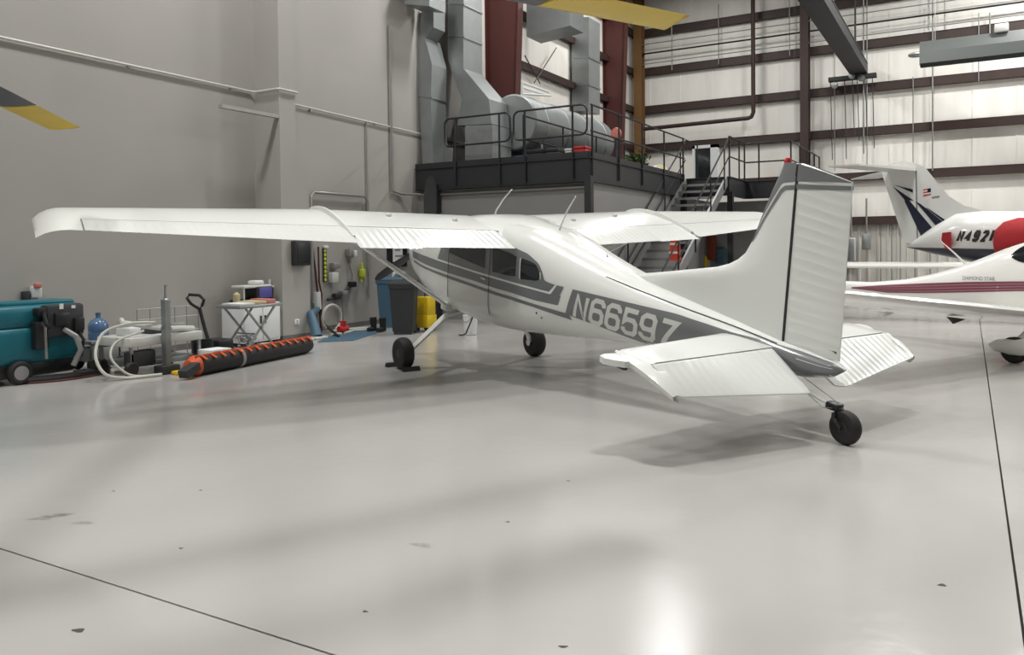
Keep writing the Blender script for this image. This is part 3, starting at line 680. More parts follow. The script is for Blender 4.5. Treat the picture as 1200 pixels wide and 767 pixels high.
# stair
st = thing('metal_staircase', 'grey steel open-tread staircase with black handrails climbing to the mezzanine', 'staircase', (-6.35, 17.5, 0))
SY0, SY1, SXL, SXR = 16.35, 22.05, -6.92, -5.78
for x in (SXL, SXR): MB().bar((x, SY0 - .1, -.0 + .12), (x, SY1, MZ - .10), .05, .26).build('stringer', M_TREAD, st)
NT_ = 18
for k in range(1, NT_):
    u = k / NT_; y = SY0 + (SY1 - SY0) * u; z = MZ * u
    MB().box((SXL + .03, y - .13, z - .035), (SXR - .03, y + .13, z)).box((SXL + .03, y - .135, z - .06), (SXR - .03, y - .125, z + .002)).build('tread', M_TREAD, st)
for x in (SXL - .04, SXR + .04):
    off = .95
    MB().tube([(x, SY0 + .1, .06), (x, SY0 - .05, off), (x, SY0, off + .03), (x, SY1 - .1, MZ + off), (x, SY1 + .1, MZ + 1.1), (x, SY1 + 1.2, MZ + 1.1), (x, SY1 + 1.2, MZ)], .022, 8).build('handrail', M_RAIL, st)
    MB().cyl((x, SY0, off - .42), (x, SY1 + .05, MZ + off - .42), .018, n=8).build('handrail', M_RAIL, st)
    for k in range(1, 5):
        u = k / 4.3; y = SY0 + (SY1 - SY0) * u; z = MZ * u; MB().cyl((x, y, z - .15), (x, y, z + off), .02, n=8).build('baluster', M_RAIL, st)

# ---------------------------------------------------------------- ducts and plant on the mezzanine
def rectduct(mb, lo, hi): return mb.box(lo, hi)
def P2(px, py, y): p = V(px, py, y=y); return p[0], p[2]
y0, y1 = 16.6, 17.5
def poly_duct(name, lab, pix, y0, y1, m=M_DUCT, seams=(), cat='duct'):
    """duct whose face is the outline pix at the plane y0, running back to y1"""
    pts = [V(px, py, y=y0) for px, py in pix]
    t = thing(name, lab, cat, (np.mean([p[0] for p in pts]), (y0 + y1) / 2, min(p[2] for p in pts)))
    MB().prism([tuple(p) for p in pts], (0, y1 - y0, 0)).build('casing', m, t, sharp=.2)
    for (a, b) in seams:
        A, Bp = V(*a, y=y0), V(*b, y=y0)
        MB().bar(tuple(A), tuple(Bp), .03, .05, (0, 1, 0)).bar((Bp[0] + .012, y0, Bp[2]), (Bp[0] + .012, y1, Bp[2]), .025, .05).build('flange', M_STEEL, t)
    return t
poly_duct('vertical_duct', 'narrow galvanized duct rising beside the grey wall with an angled top', [(495, 194), (508, 194), (505, 118), (506, 75), (498, 44), (489, 49), (491, 110)], 15.68, 16.3, seams=[((491, 112), (505, 114))])
poly_duct('duct_boot', 'short galvanized transition joining the narrow duct to the overhead box', [(489, 50), (498, 45), (508, 32), (508, 6), (495, 6)], 15.72, 16.2)
poly_duct('overhead_duct', 'flat grey duct box hanging at the top of the photo beside the tall duct', [(474, 5), (503, 7), (503, -40), (470, -40)], 14.95, 15.6)
poly_duct('tall_duct', 'tall wide galvanized duct with bolted seams rising in front of the red frame', [(541, 116), (573, 116), (543, 80), (543, -70), (525, -70), (525, 70)], 16.45, 17.3, seams=[((525, 42), (543, 43)), ((525, 4), (543, 5))])
t = thing('plenum_drum', 'large round galvanized plenum lying along the walkway behind the railing', 'duct', (-9.9, 20, MZ))
MB().lathe([(.05, 0), (.66, 0), (.70, .03), (.70, 4.9), (.66, 4.95)], (-9.85, 17.3, 4.78), (0, 1, 0), 32).build('shell', M_DUCT, t)
for k in range(4): MB().lathe([(.70, 0), (.725, .01), (.725, .05), (.70, .06)], (-9.85, 17.9 + 1.25 * k, 4.78), (0, 1, 0), 32).build('seam_band', M_STEEL, t)
for k in range(3): MB().box((-10.4, 17.8 + 1.9 * k, MZ), (-9.3, 17.9 + 1.9 * k, 4.3)).build('saddle', M_STEEL, t)
t = thing('drum_plenum', 'stubby round galvanized plenum between the two vertical ducts', 'duct', (-10.98, 16.8, MZ))
cx_, cz_ = P2(528, 143, 16.6)
cx_ = -10.98
MB().lathe([(.02, 0), (.43, 0), (.45, .02), (.45, .8), (.43, .82)], (cx_, 17.45, cz_), (0, 1, 0), 28).build('shell', M_DUCT, t)
MB().box((cx_ - .2, 17.6, MZ), (cx_ + .3, 18.0, cz_ - .3)).build('stand', M_STEEL, t)
poly_duct('furnace_cabinet', 'grey furnace cabinet standing under the tall duct behind the railing', [(545, 190), (577, 188), (577, 146), (545, 147)], 16.3, 17.2, M_STEEL, [((545, 168), (577, 167))], 'furnace')
poly_duct('plenum_box', 'galvanized box joining the tall duct to the furnace cabinet', [(536, 147), (576, 145), (573, 116), (541, 116)], 16.40, 17.25)
poly_duct('sheet_panel', 'bright folded sheet metal panel lying on the walkway by the narrow duct', [(510, 172), (531, 173), (530, 190), (522, 192)], 16.1, 16.2, M_CHROME, cat='panel')
poly_duct('far_duct', 'galvanized duct dropping behind the walkway beside the narrow red frame', [(670, 130), (690, 130), (690, 20), (670, 20)], 24.1, 25.0, seams=[((670, 68), (690, 67)), ((670, 100), (690, 99))])
poly_duct('cross_duct', 'horizontal galvanized duct under the roof behind the dark rotor blade', [(617, 43), (668, 30), (668, -14), (617, -10)], 20.4, 21.3)
t = thing('cross_brace', 'pair of thin steel brace rods crossed on the white side wall', 'brace', (XW + .3, 22, 5.5))
for a, b in (((615, 65), (633, 98)), ((652, 56), (626, 97))): MB().cyl(tuple(V(*a, x=XW + .24)), tuple(V(*b, x=XW + .24)), .018, n=6).build('rod', M_GIRT, t)
t = thing('wall_bracket_shelf', 'small white metal shelf bracket on the white wall behind the railing', 'shelf', tuple(V(625, 105, x=XW + .3)))
for a, b in (((612, 97), (643, 108)), ((612, 110), (645, 112)), ((612, 97), (612, 112)), ((613, 103), (636, 110))): MB().cyl(tuple(V(*a, x=XW + .3)), tuple(V(*b, x=XW + .3)), .035, n=6).build('arm', M_WPL, t)
# things standing on the walkway
def blob(c, r, n=60, seed=1, leaf=.08):
    rnd = random.Random(seed); mb = MB()
    for k in range(n):
        d = Vector((rnd.gauss(0, 1), rnd.gauss(0, 1), rnd.gauss(0, 1))).normalized() * rnd.uniform(.4, 1); p = Vector(c) + Vector((d.x * r[0], d.y * r[1], d.z * r[2]))
        a = Vector((rnd.gauss(0, 1), rnd.gauss(0, 1), rnd.gauss(0, 1))).normalized() * leaf; b_ = a.cross(Vector((rnd.random(), rnd.random(), rnd.random()))).normalized() * leaf * .5
        mb.add([(p - a)[:], (p + b_)[:], (p + a)[:], (p - b_)[:]], [(0, 1, 2, 3)])
    return mb
def put(px, py, y): p = V(px, py, y=y); return p
p = put(747, 178, 19.5); zc = MZ
t = thing('green_garland', 'heap of green garland on the walkway behind the side railing', 'garland', (p[0], 19.5, MZ)); t2 = blob((p[0], 19.5, MZ + .34), (.32, .4, .22), 150, 3).build('foliage', M_GREEN, t, fix=False)
p = put(772, 178, 20.6)
tag(MB().lathe([(.05, 0), (.2, .03), (.24, .14), (.18, .24), (.06, .28)], (p[0], 20.6, MZ), n=14).build('cloth_bundle', M_TAN), 'tan cloth bundle on the walkway near the stair head', 'bundle')
p = put(757, 178, 20.2)
tag(MB().rbox((p[0] - .1, 20.0, MZ), (p[0] + .35, 20.5, MZ + .2), .06).build('white_sack', M_PAPER), 'white sack lying beside the tan bundle on the walkway', 'sack')
t = thing('upright_fan', 'dark pedestal fan with a pinkish head standing on the walkway by the narrow red frame', 'fan', (put(722, 150, 20)[0], 20, MZ))
xx = put(722, 150, 20)[0]
MB().cyl((xx, 20, MZ), (xx, 20, MZ + 1.0), .05, n=10).lathe([(.2, 0), (.2, .03), (.05, .05)], (xx, 20, MZ), n=16).build('stand', M_CHAR, t)
MB().lathe([(.02, -.06), (.15, -.05), (.17, 0), (.15, .05), (.02, .06)], (xx, 20, MZ + 1.12), (.3, 1, 0), 18).build('fan_head', M_PINK, t)
t = thing('window_frame_unit', 'white framed dark window unit leaning upright at the stair head', 'window unit', (-6.6, 24.6, MZ))
def q(px, py, y=25.5): return V(px, py, y=y)
x0, x1 = q(812, 180)[0], q(841, 180)[0]
for lo, hi in (((x0, 25.45, MZ), (x0 + .08, 25.7, MZ + 1.35)), ((x1 - .22, 25.45, MZ), (x1, 25.7, MZ + 1.35)), ((x0, 25.45, MZ), (x1, 25.7, MZ + .1)), ((x0, 25.45, MZ + 1.25), (x1, 25.7, MZ + 1.35))): MB().box(lo, hi).build('frame', M_WPL, t)
MB().box((x0 + .08, 25.52, MZ + .1), (x1 - .22, 25.56, MZ + 1.25)).build('pane', M_GLASS, t)
for k, (px, py, y, s_, m_, lab, nm) in enumerate(((614, 185, 16.3, (.34, .3, .22), M_PURP, 'blue-purple tote box behind the long railing hoop', 'tote_box'), (590, 183, 16.4, (.5, .4, .16), M_STEEL, 'flat grey metal box on the walkway beside the purple tote', 'metal_box'), (668, 180, 16.0, (.16, .2, .26), M_WPL, 'small white canister at the end of the railing', 'canister'), (682, 182, 16.1, (.3, .3, .3), M_RED2, 'red and dark toolbox in the corner of the walkway', 'toolbox'), (640, 186, 17.2, (.9, .5, .45), M_CHAR, 'dark blower housing low behind the long railing hoop', 'blower'))):
    p = V(px, py, y=y); t = thing(nm, lab, 'box', (p[0], y, MZ))
    MB().rbox((p[0] - s_[0] / 2, y - s_[1] / 2, MZ), (p[0] + s_[0] / 2, y + s_[1] / 2, MZ + s_[2] * .8), .02).build('body', m_, t); MB().rbox((p[0] - s_[0] / 2 - .01, y - s_[1] / 2 - .01, MZ + s_[2] * .8), (p[0] + s_[0] / 2 + .01, y + s_[1] / 2 + .01, MZ + s_[2]), .015).build('lid', m_, t)

# ---------------------------------------------------------------- pipes, conduits, heater and crane on the walls
def pipe(name, lab, pts, r, m, cat='pipe', group=None, clamps=()):
    t = thing(name, lab, cat, pts[0], group=group); MB().tube(pts, r, 10).build('run', m, t)
    for c in clamps: MB().cbox(c, (.05, .05, .05)).build('clamp', M_STEEL, t)
    return t
zp = 4.58
pipe('wall_conduit', 'white conduit running along the grey wall and around the boxed pillar', [(XW + .04, -6, zp + .05), (XW + .04, 10.45, zp), (XW + .08, 10.53, zp), (-10.86, 10.53, zp), (-10.83, 10.57, zp), (-10.83, 10.95, zp), (-10.86, 11.01, zp)], .021, M_PIPE, 'conduit', clamps=[(XW + .02, y, zp) for y in (2., 4., 6., 8., 10.)])
pipe('wall_conduit', 'white conduit running along the grey wall beyond the pillar to the ducts', [(XW + .04, 11.1, 4.52), (XW + .04, 15.9, 4.43), (XW + .04, 17.8, 4.4)], .017, M_PIPE, 'conduit', clamps=[(XW + .02, y, 4.46) for y in (12., 14.)])
a = V(457, 30, x=XW + .05); b = V(463, 220, x=XW + .05)
pipe('vertical_conduit', 'slim white pipe dropping down the grey wall beside the narrow duct', [tuple(a), (XW + .05, a[1], 3.3), (XW + .05, a[1], 3.0), (XW + .05, a[1] + .35, 2.95), (XW + .3, 15.6, 2.95), (-7.1, 15.6, 2.95)], .028, M_GPIPE, 'pipe')
p = V(430, 140, x=XW + .05)
pipe('vertical_conduit', 'thin grey conduit dropping from the wall run behind the wing', [(XW + .03, p[1], 4.48), (XW + .03, p[1], .6)], .016, M_GPIPE, 'conduit')
A_, B_ = V(365, 248, x=XW + .08), V(431, 248, x=XW + .08); zt = V(367, 225, x=XW + .08)[2]
pipe('pipe_hoop', 'grey pipe hoop standing off the grey wall above the wing', [(XW + .08, A_[1], .6), (XW + .08, A_[1], zt - .08), (XW + .08, A_[1] + .08, zt), (XW + .08, B_[1] - .1, zt), (XW + .08, B_[1], zt - .1), (XW + .08, B_[1], 1.2)], .03, M_GPIPE, 'pipe')
pipe('sprinkler_pipe', 'brown pipe dropping down the white wall and turning towards the corner', [(-6.72, 29.3, ZC - .3), (-6.72, 29.3, 6.45), (-6.79, 29.3, 6.3), (-6.9, 29.3, 6.26), (-10.9, 29.3, 6.2)], .075, M_GIRT, 'pipe')
for i, (pa, pb, r, lab) in enumerate((((757, 63), (1200, -5), .03, 'thin dark sprinkler line running high across the white wall'), ((757, 75), (1200, 9), .018, 'thin pale conduit just under the dark sprinkler line'), ((757, 52), (1200, -17), .018, 'thin pale conduit just over the dark sprinkler line'))):
    z = V(*pa, y=29.6)[2]
    t = pipe('wall_line', lab, [(-11.0, 29.6, z), (24, 29.6, z)], r, M_BLK if i == 0 else M_GPIPE, 'pipe')
for k, px in enumerate((787, 842, 925)):
    x = V(px, 80, y=29.62)[0]; pipe('hanger_rod', ('first', 'second', 'third')[k] + ' thin vertical hanger strap on the white wall, counted from the ochre column', [(x, 29.66, 10.6), (x, 29.66, 8.4)], .018, M_GPIPE, 'conduit', 'vertical straps on the white wall')
for k, (px, ya, yb) in enumerate(((1012, -10, 180), (1016, -10, 200), (1088, -10, 35), (1093, 0, 200), (1107, -10, 35), (1147, 15, 95), (1160, 15, 50), (978, 40, 200), (1070, 90, 190))):
    pa, pb = V(px, ya, y=29.72), V(px, yb, y=29.72)
    pipe('vertical_conduit', ('thin conduit just left of the pair beside the overhead beam end', 'long thin conduit beside the overhead beam end, running down to the jet tail', 'short conduit stub above the heater end, dropping from the top edge', 'long thin conduit passing the heater end and down the white wall', 'short conduit stub just past the heater end at the top edge', 'short conduit crossing behind the heater hood near its middle', 'short conduit stub ending at the heater burner box', 'thin conduit under the overhead beam, nearest the red-brown column', 'thin conduit below the heater end between the girts')[k].replace('left of', 'before'), [(pa[0], 29.72, pa[2]), (pa[0], 29.72, pb[2])], .016 if k % 3 else .024, M_GPIPE, 'conduit', 'vertical conduits on the white wall')
# low wall switch gear between the fin and the jet
for k, (px, py, ww, hh, lab) in enumerate(((998, 292, .3, .8, 'tall grey electrical box on the liner wall nearest the tail fin'), (1016, 283, .28, .55, 'grey disconnect box with a conduit on the liner wall under the jet tail'))):
    p = V(px, py, y=29.85); t = thing('electrical_box', lab, 'electrical box', (p[0], 29.85, p[2] - hh / 2))
    MB().rbox((p[0] - ww / 2, 29.6, p[2] - hh / 2), (p[0] + ww / 2, 29.78, p[2] + hh / 2), .02).build('housing', M_GPIPE if k else M_LGREY, t)
    MB().rbox((p[0] - ww / 2 + .04, 29.58, p[2] - hh / 2 + .04), (p[0] + ww / 2 - .04, 29.605, p[2] + hh / 2 - .04), .008).build('cover', M_STEEL, t)
    MB().cyl((p[0], 29.72, p[2] + hh / 2), (p[0], 29.72, p[2] + hh / 2 + 1.2), .03, n=8).build('conduit', M_GPIPE, t)
for k, px in enumerate((1032, 1045, 1055, 1072, 1090)):
    x = V(px, 290, y=29.88)[0]; pipe('vertical_conduit', ('first', 'second', 'third', 'fourth', 'fifth')[k] + ' thin conduit on the low liner wall, counted from the grey fin', [(x, 29.88, 2.4), (x, 29.88, .4)], .02, M_GPIPE, 'conduit', 'conduits on the low liner wall')
# radiant tube heater
h0, h1 = V(1078, 62, y=27), 11.0
zb_, zt_ = V(1080, 77, y=27)[2], V(1080, 50, y=27)[2]; x0 = h0[0]
t = thing('tube_heater', 'grey radiant tube heater hood hanging near the white wall at the top of the photo', 'heater', (x0 + 3, 27, zb_))
zm = (zb_ + zt_) / 2
MB().grid([[(x, 27 + dy, z) for dy, z in ((-.34, zb_), (-.30, zm), (-.14, zt_), (.14, zt_), (.30, zm), (.34, zb_))] for x in (x0, x0 + 6.5)]).grid([[(x, 27 + dy, z) for dy, z in ((-.32, zb_), (-.28, zm - .02), (-.13, zt_ - .02), (.13, zt_ - .02), (.28, zm - .02), (.32, zb_))] for x in (x0, x0 + 6.5)]).add([(x0, 27 - .34, zb_), (x0, 27 - .30, zm), (x0, 27 - .14, zt_), (x0, 27 + .14, zt_), (x0, 27 + .30, zm), (x0, 27 + .34, zb_)], [(0, 1, 2, 3, 4, 5)]).build('hood', mat('dull_grey_hood', rgb(84, 88, 86), .5, .2), t, sharp=.2, fix=False)
for dz in (.06, .16, .27): MB().bar((x0, 26.70 + dz * .25, zb_ + dz + .06), (x0 + 6.5, 26.70 + dz * .25, zb_ + dz + .06), .02, .02).build('hood_rib', M_STEEL, t)
MB().tube([(x0 + .1, 26.85, zm), (x0 - .1, 26.85, zm)] + [(x0 - .1 - .17 * math.sin(a), 27 - .15 * math.cos(a), zm + .0) for a in np.linspace(.3, PI - .3, 8)] + [(x0 - .1, 27.15, zm), (x0 + .1, 27.15, zm)], .05, 10).build('tube_bend', M_STEEL, t)
for px in (1175, 1185): pass
MB().rbox((V(1165, 40, y=26.9)[0], 26.75, zt_ - .02), (V(1182, 40, y=26.9)[0], 27.1, zt_ + .22), .03).build('burner_box', M_LGREY, t)
for x in (x0 + .4, x0 + 3.0, x0 + 6): MB().cyl((x, 27, zt_), (x, 27, ZC), .012, n=6).build('hanger', M_STEEL, t)
# overhead crane beam running towards the white wall
t = thing('crane_beam', 'dark overhead beam sloping in from the top of the photo to the white wall', 'beam', (-3.25, 24, 7.6))
zc = 7.62
for z in (zc - .17, zc + .17): MB().box((-3.52, 12, z - .02), (-2.98, 29.6, z + .02)).build('flange', M_CHAR, t)
MB().box((-3.30, 12, zc - .17), (-3.20, 29.6, zc + .17)).build('web', M_CHAR, t)
for x in (-3.50, -3.36, -3.14, -3.0): MB().box((x - .012, 12, zc - .15), (x + .015, 29.6, zc + .12)).build('side_rail', M_CHAR if abs(x + 3.25) > .2 else M_STEEL, t)
for y in (13, 18, 23, 28.5): MB().cyl((-3.25, y, zc + .17), (-3.25, y, ZC), .03, n=8).build('hanger', M_CHAR, t)
MB().box((-4.2, 29.3, zc - .35), (-2.7, 29.6, zc - .22)).build('end_bracket', M_CHAR, t)
for k, (dx, zl) in enumerate(((-.45, 4.6), (-.2, 5.4), (-.05, 5.2), (.2, 5.3), (-.9, 4.6), (.42, 4.9))):
    pipe('hanging_cable', ('second', 'third', 'fourth', 'fifth', 'first', 'sixth')[k] + ' thin dark cable under the overhead beam, counted from the red-brown column', [(-3.25 + dx, 29.45, zc - .3), (-3.25 + dx + .03, 29.45, (zc + zl) / 2), (-3.25 + dx + .06, 29.45, zl)], .014, M_CHAR, 'cable', 'cables under the overhead beam')
for k, (dx, dz) in enumerate(((-.25, 0), (.05, -.1), (-.8, -.25))):
    o = MB().lathe([(.02, -.1), (.1, -.08), (.12, 0), (.1, .08), (.02, .1)], (-3.2 + dx, 29.35, zc - .25 + dz), (0, 1, 0), 14).build('pulley', M_STEEL); tag(o, ('middle', 'last', 'first')[k] + ' small steel pulley under the overhead beam, counted from the red-brown column', 'pulley', 'pulleys at the beam end')

# ---------------------------------------------------------------- helicopter parked beside the photographer: only its blades reach into view
HUBP = Vector((-4.05, .26, 3.05)); HD = Vector((.95, -.31, 0)).normalized(); HL_ = Vector((-HD.y, HD.x, 0))
heli = thing('helicopter', 'helicopter with yellow-tipped charcoal rotor blades reaching into the top of the photo', 'helicopter', (HUBP.x, HUBP.y, 0))
def HW(f, l, z): p = HUBP + HD * f + HL_ * l; return (p.x, p.y, z)
tips = [(Vector((-1.60, 4.98, 3.05)), None), (Vector((-7.47, 4.53, 2.82)), None)]
for a in (206, 278, 350): tips.append((HUBP + Vector((math.cos(math.radians(a)), math.sin(math.radians(a)), 0)) * 5.35 + Vector((0, 0, -.1)), None))
for tip, _ in tips:
    d = (tip - HUBP); L = d.length; d.normalize(); c = d.cross(Vector((0, 0, 1))).normalized(); up = c.cross(d)
    prof = [(-.5, 0), (-.44, .09), (-.3, .13), (-.1, .12), (.2, .07), (.5, .006), (.2, -.05), (-.1, -.07), (-.3, -.07), (-.44, -.05)]
    ch = .31
    def row(r, sweep=0.0, k=1.0): return [(HUBP + d * (r + sweep * (cx + .5)) + c * (ch * cx * k) + up * (th * ch * .75 * k))[:] for cx, th in prof]
    bl = MB().grid([row(.55, 0, .6), row(.9), row(2.2), row(3.4), row(L - 1.02)], True, cap=True).build('rotor_blade', M_BLADE, heli)
    MB().grid([row(L - 1.02, .05), row(L - .5, .02), row(L - .06, .0), row(L + .0, -.10)], True, cap=True).build('yellow_tip', M_YEL, bl)
    MB().bar(HUBP[:], (HUBP + d * .62)[:], .16, .07).build('blade_cuff', M_CHAR, heli)
MB().lathe([(.05, -.25), (.22, -.2), (.24, .0), (.18, .12), (.05, .16)], HUBP[:], n=20).build('rotor_head', M_CHAR, heli)
MB().cyl((HUBP.x, HUBP.y, 2.3), (HUBP.x, HUBP.y, 3.0), .09, n=14).build('mast', M_STEEL, heli)
HS = [(2.45, .95, .05, .05), (2.3, .98, .38, .35), (1.8, 1.12, .66, .62), (1.1, 1.25, .78, .78), (.2, 1.32, .80, .85), (-.9, 1.4, .74, .8), (-1.7, 1.6, .45, .5), (-2.3, 1.72, .24, .26), (-4.0, 1.8, .18, .18), (-5.6, 1.86, .12, .12)]
MB().grid([[HW(f, w_ * math.copysign(abs(math.cos(a)) ** .75, math.cos(a)), zc + h * math.copysign(abs(math.sin(a)) ** .75, math.sin(a))) for a in (2 * PI * k / 28 for k in range(28))] for f, zc, w_, h in HS], True, cap=True).build('body', M_WHITE, heli)
MB().prism([HW(-4.9, -.04, 1.8), HW(-5.7, -.04, 1.8), HW(-6.2, -.04, 2.9), HW(-5.75, -.04, 2.9)], HL_ * .08).build('tail_fin', M_WHITE, heli)
MB().rbox((HUBP.x - .55, HUBP.y - .4, 2.0), (HUBP.x + .55, HUBP.y + .4, 2.45), .12).build('engine_cowl', M_WHITE, heli)
for l in (1.0, -1.0):
    MB().tube([HW(1.9, l, .16), HW(1.6, l, .05), HW(-1.5, l, .05)], .05, 8).build('skid', M_CHAR, heli)
    for f in (.9, -.9): MB().tube([HW(f, l, .06), HW(f, l * .75, .4), HW(f, l * .4, .62)], .035, 8).build('skid_leg', M_CHAR, heli)

# ---------------------------------------------------------------- low-wing airplane with maroon stripes
th = math.radians(-31)
ND = np.array([math.cos(th), math.sin(th), 0]); NL = np.array([-ND[1], ND[0], 0]); NO = np.array([1.16, 14.2, 0])
lw = thing('low_wing_airplane', 'white low-wing airplane with maroon side stripes parked behind the tail fin', 'airplane', NO)
def L(f, l, z): p = NO + ND * f + NL * l; return (p[0], p[1], z)
def LP(px, py, l):
    p = hit(px, py, NO + NL * l, NL); return (p - NO) @ ND, p[2]
def lw_pts(pix, l): return [LP(px, py, l) for px, py in pix]
topl = lw_pts([(1017, 330.5), (1058, 327), (1089.5, 321), (1128.6, 310), (1156, 299.6), (1175.6, 291.7), (1200, 283.5)], -.12)
# fuselage: stations f, z bottom, z top, half width
FS = [(-5.6, .80, .98, .05)] + []
tp = np.array(sorted(topl))
def ztop(f):
    return float(np.interp(f, [-5.6, tp[0, 0]] + list(tp[1:, 0]) + [tp[-1, 0] + .5, .9, 1.5, 2.2, 2.6], [.99, tp[0, 1]] + list(tp[1:, 1]) + [tp[-1, 1] + .1, tp[-1, 1] + .1, 1.12, 1.0, .86]))
fz = list(np.linspace(-5.6, 2.6, 60))
def fw(f): return float(np.interp(f, [-5.6, -4, -3, -2.2, -1.4, -.6, .6, 1.6, 2.4, 2.6], [.06, .12, .17, .26, .42, .55, .58, .5, .38, .25]))
def zbot(f): return float(np.interp(f, [-5.6, -3.5, -2, -1, 0, 1.5, 2.6], [.80, .70, .56, .46, .44, .5, .68]))
def lring(f, e=0.):
    zb, zt = zbot(f), ztop(f); zm = zb + (zt - zb) * .45; r = []
    for k in range(36):
        a = 2 * PI * k / 36; ca, sa = math.cos(a), math.sin(a)
        r.append(L(f, (fw(f) + e) * math.copysign(abs(ca) ** .8, ca), zm + ((zt - zm) if sa > 0 else (zm - zb)) * math.copysign(abs(sa) ** .85, sa)))
    return r
MB().grid([lring(f) for f in fz], True, cap=True).build('fuselage', M_WHITE2, lw)
def ly(f, z):
    zb, zt = zbot(f), ztop(f); zm = zb + (zt - zb) * .45; h = (zt - zm) if z > zm else (zm - zb)
    sn_ = min(abs(z - zm) / h, .999) ** (1 / .85); return fw(f) * math.sqrt(1 - sn_ * sn_) ** .8
def side_l(px, py):
    l = -.3
    for _ in range(30):
        f, z = LP(px, py, l); l = .5 * l - .5 * ly(f, min(max(z, zbot(f) + .01), ztop(f) - .01))
    return f, z
def lstrip(name, top, bot, m, n=30, k=3, off=.006):
    T, Bt = resample(top, n), resample(bot, n)
    for s in (-1, 1):
        rows = []
        for i in range(n):
            r = []
            for j in range(k + 1):
                f, z = T[i] * (1 - j / k) + Bt[i] * j / k; r.append(L(f, s * (ly(f, z) + off), z))
            rows.append(r)
        MB().grid(rows).build(name, m, lw, fix=False)
sp_t = [side_l(*p) for p in ((998, 336.3), (1040, 333.5), (1078, 331.8), (1136, 330), (1198, 329.4))]
sp_b = [side_l(*p) for p in ((998, 337.6), (1040, 342.6), (1078, 343.2), (1136, 342.2), (1198, 340.8))]
dfr = (1.1, 0)
sp_t.append((sp_t[-1][0] + 1.3, sp_t[-1][1] - .0)); sp_b.append((sp_b[-1][0] + 1.3, sp_b[-1][1] - .0))
for u0, u1 in ((0, .22), (.30, .50), (.58, .78), (.86, 1.0)):
    mixp = lambda u: [(a[0] * (1 - u) + b[0] * u, a[1] * (1 - u) + b[1] * u) for a, b in zip(sp_t, sp_b)]
    lstrip('side_stripe', mixp(u0), mixp(u1), M_MAROON)
lstrip('side_stripe_wash', mixp(.0), mixp(1.0), mat('pale_maroon', rgb(178, 140, 148), .35), off=.003)
wpx = [side_l(*p) for p in ((1185, 299), (1191, 293), (1200, 287.5))]; wpb = [side_l(*p) for p in ((1185.5, 301), (1192, 305.5), (1200, 307.5))]
wpx.append((wpx[-1][0] + .55, wpx[-1][1] + .02)); wpb.append((wpb[-1][0] + .55, wpb[-1][1] - .02))
lstrip('rear_window', wpx, wpb, M_GLASS, 12, 3, .008)
rows = [[L(f, fw(f) * .0 + (fw(f) + .008) * math.cos(a) ** 1 * .96, zbot(f) + (ztop(f) - zbot(f)) * .45 + (ztop(f) + .008 - zbot(f) - (ztop(f) - zbot(f)) * .45) * abs(math.sin(a)) ** .85) for a in np.linspace(.65, PI - .65, 13)] for f in (.75, 1.0, 1.3, 1.6)]
MB().grid(rows).build('windscreen', M_GLASS, lw, fix=False)
# writing along the side
tcu = bpy.data.curves.new('side_lettering', 'FONT'); tcu.body = 'DIAMOND STAR'; tcu.size = .085; tcu.align_x = 'LEFT'
f0, z0 = side_l(1128, 327.3); f1, _ = side_l(1166, 327)
to = bpy.data.objects.new('side_lettering', tcu); COL.objects.link(to); to.parent = lw
tcu.materials.append(M_GREY)
a0, a1 = np.array(L(f0, -(ly(f0, z0) + .012), z0)), np.array(L(f1, -(ly(f1, z0) + .012), z0)); ex = Vector(a1 - a0); wid = ex.length; ex.normalize()
ez = Vector((0, 0, 1)); ey = ez.cross(ex)
Mt = Matrix(((ex.x, ez.x, -ey.x, a0[0]), (ex.y, ez.y, -ey.y, a0[1]), (ex.z, ez.z, -ey.z, a0[2]), (0, 0, 0, 1)))
to.matrix_local = WORLD[lw.name].inverted() @ Mt
bpy.context.view_layer.update(); tcu.size *= wid / max(to.dimensions.x, .01)
bpy.context.view_layer.update(); tme = bpy.data.meshes.new_from_object(to.evaluated_get(bpy.context.evaluated_depsgraph_get()))
tml = to.matrix_local.copy(); bpy.data.objects.remove(to); to = bpy.data.objects.new('side_lettering', tme); COL.objects.link(to); to.parent = lw; to.matrix_local = tml
if not tme.materials: tme.materials.append(M_GREY)
# wings with dihedral, underside brackets, flap fairing
for s in (-1, 1):
    rows = []
    for a in (.4, .8, 1.6, 2.6, 3.6, 4.5, 5.0, 5.25):
        c = 1.25 - .07 * a; zc = .55 + .105 * (a - .4); le = .45 - .02 * a; k = 1 if a < 5.1 else .5
        pr = [(0, 0), (.03, .035), (.12, .065), (.3, .082), (.55, .065), (.8, .03), (1, .003), (.8, -.02), (.5, -.04), (.2, -.045), (.05, -.03)]
        rows.append([L(le - c * q, s * a, zc + t * c * k + (.05 - q * .13)) for q, t in pr])
    MB().grid(rows, True, cap=True).build('wing', M_WHITE2, lw)
    for a in (1.5, 3.1, 4.2):
        MB().prism([L(-.5, s * a - .015, .40 + .105 * a), L(-.78, s * a - .015, .42 + .105 * a), L(-.68, s * a - .015, .32 + .105 * a)], NL * .03).build('hinge_bracket', M_CHAR if a != 3.1 else M_LGREY, lw)
    MB().lathe([(.02, -.34), (.08, -.25), (.12, -.05), (.12, .12), (.07, .28), (.02, .34)], L(.15, s * 1.45, .22), tuple(ND), 18).build('wheel_fairing', M_WHITE2, lw)
    MB().tube([L(-.05, s * .45, .52), L(.12, s * 1.40, .26)], .035, 8).build('gear_leg', M_WHITE2, lw)
    MB().lathe([(.05, -.06), (.15, -.06), (.18, -.03), (.18, .03), (.15, .06), (.05, .06)], L(.15, s * 1.45, .18), tuple(NL), 20).build('wheel', M_BLACK, lw)
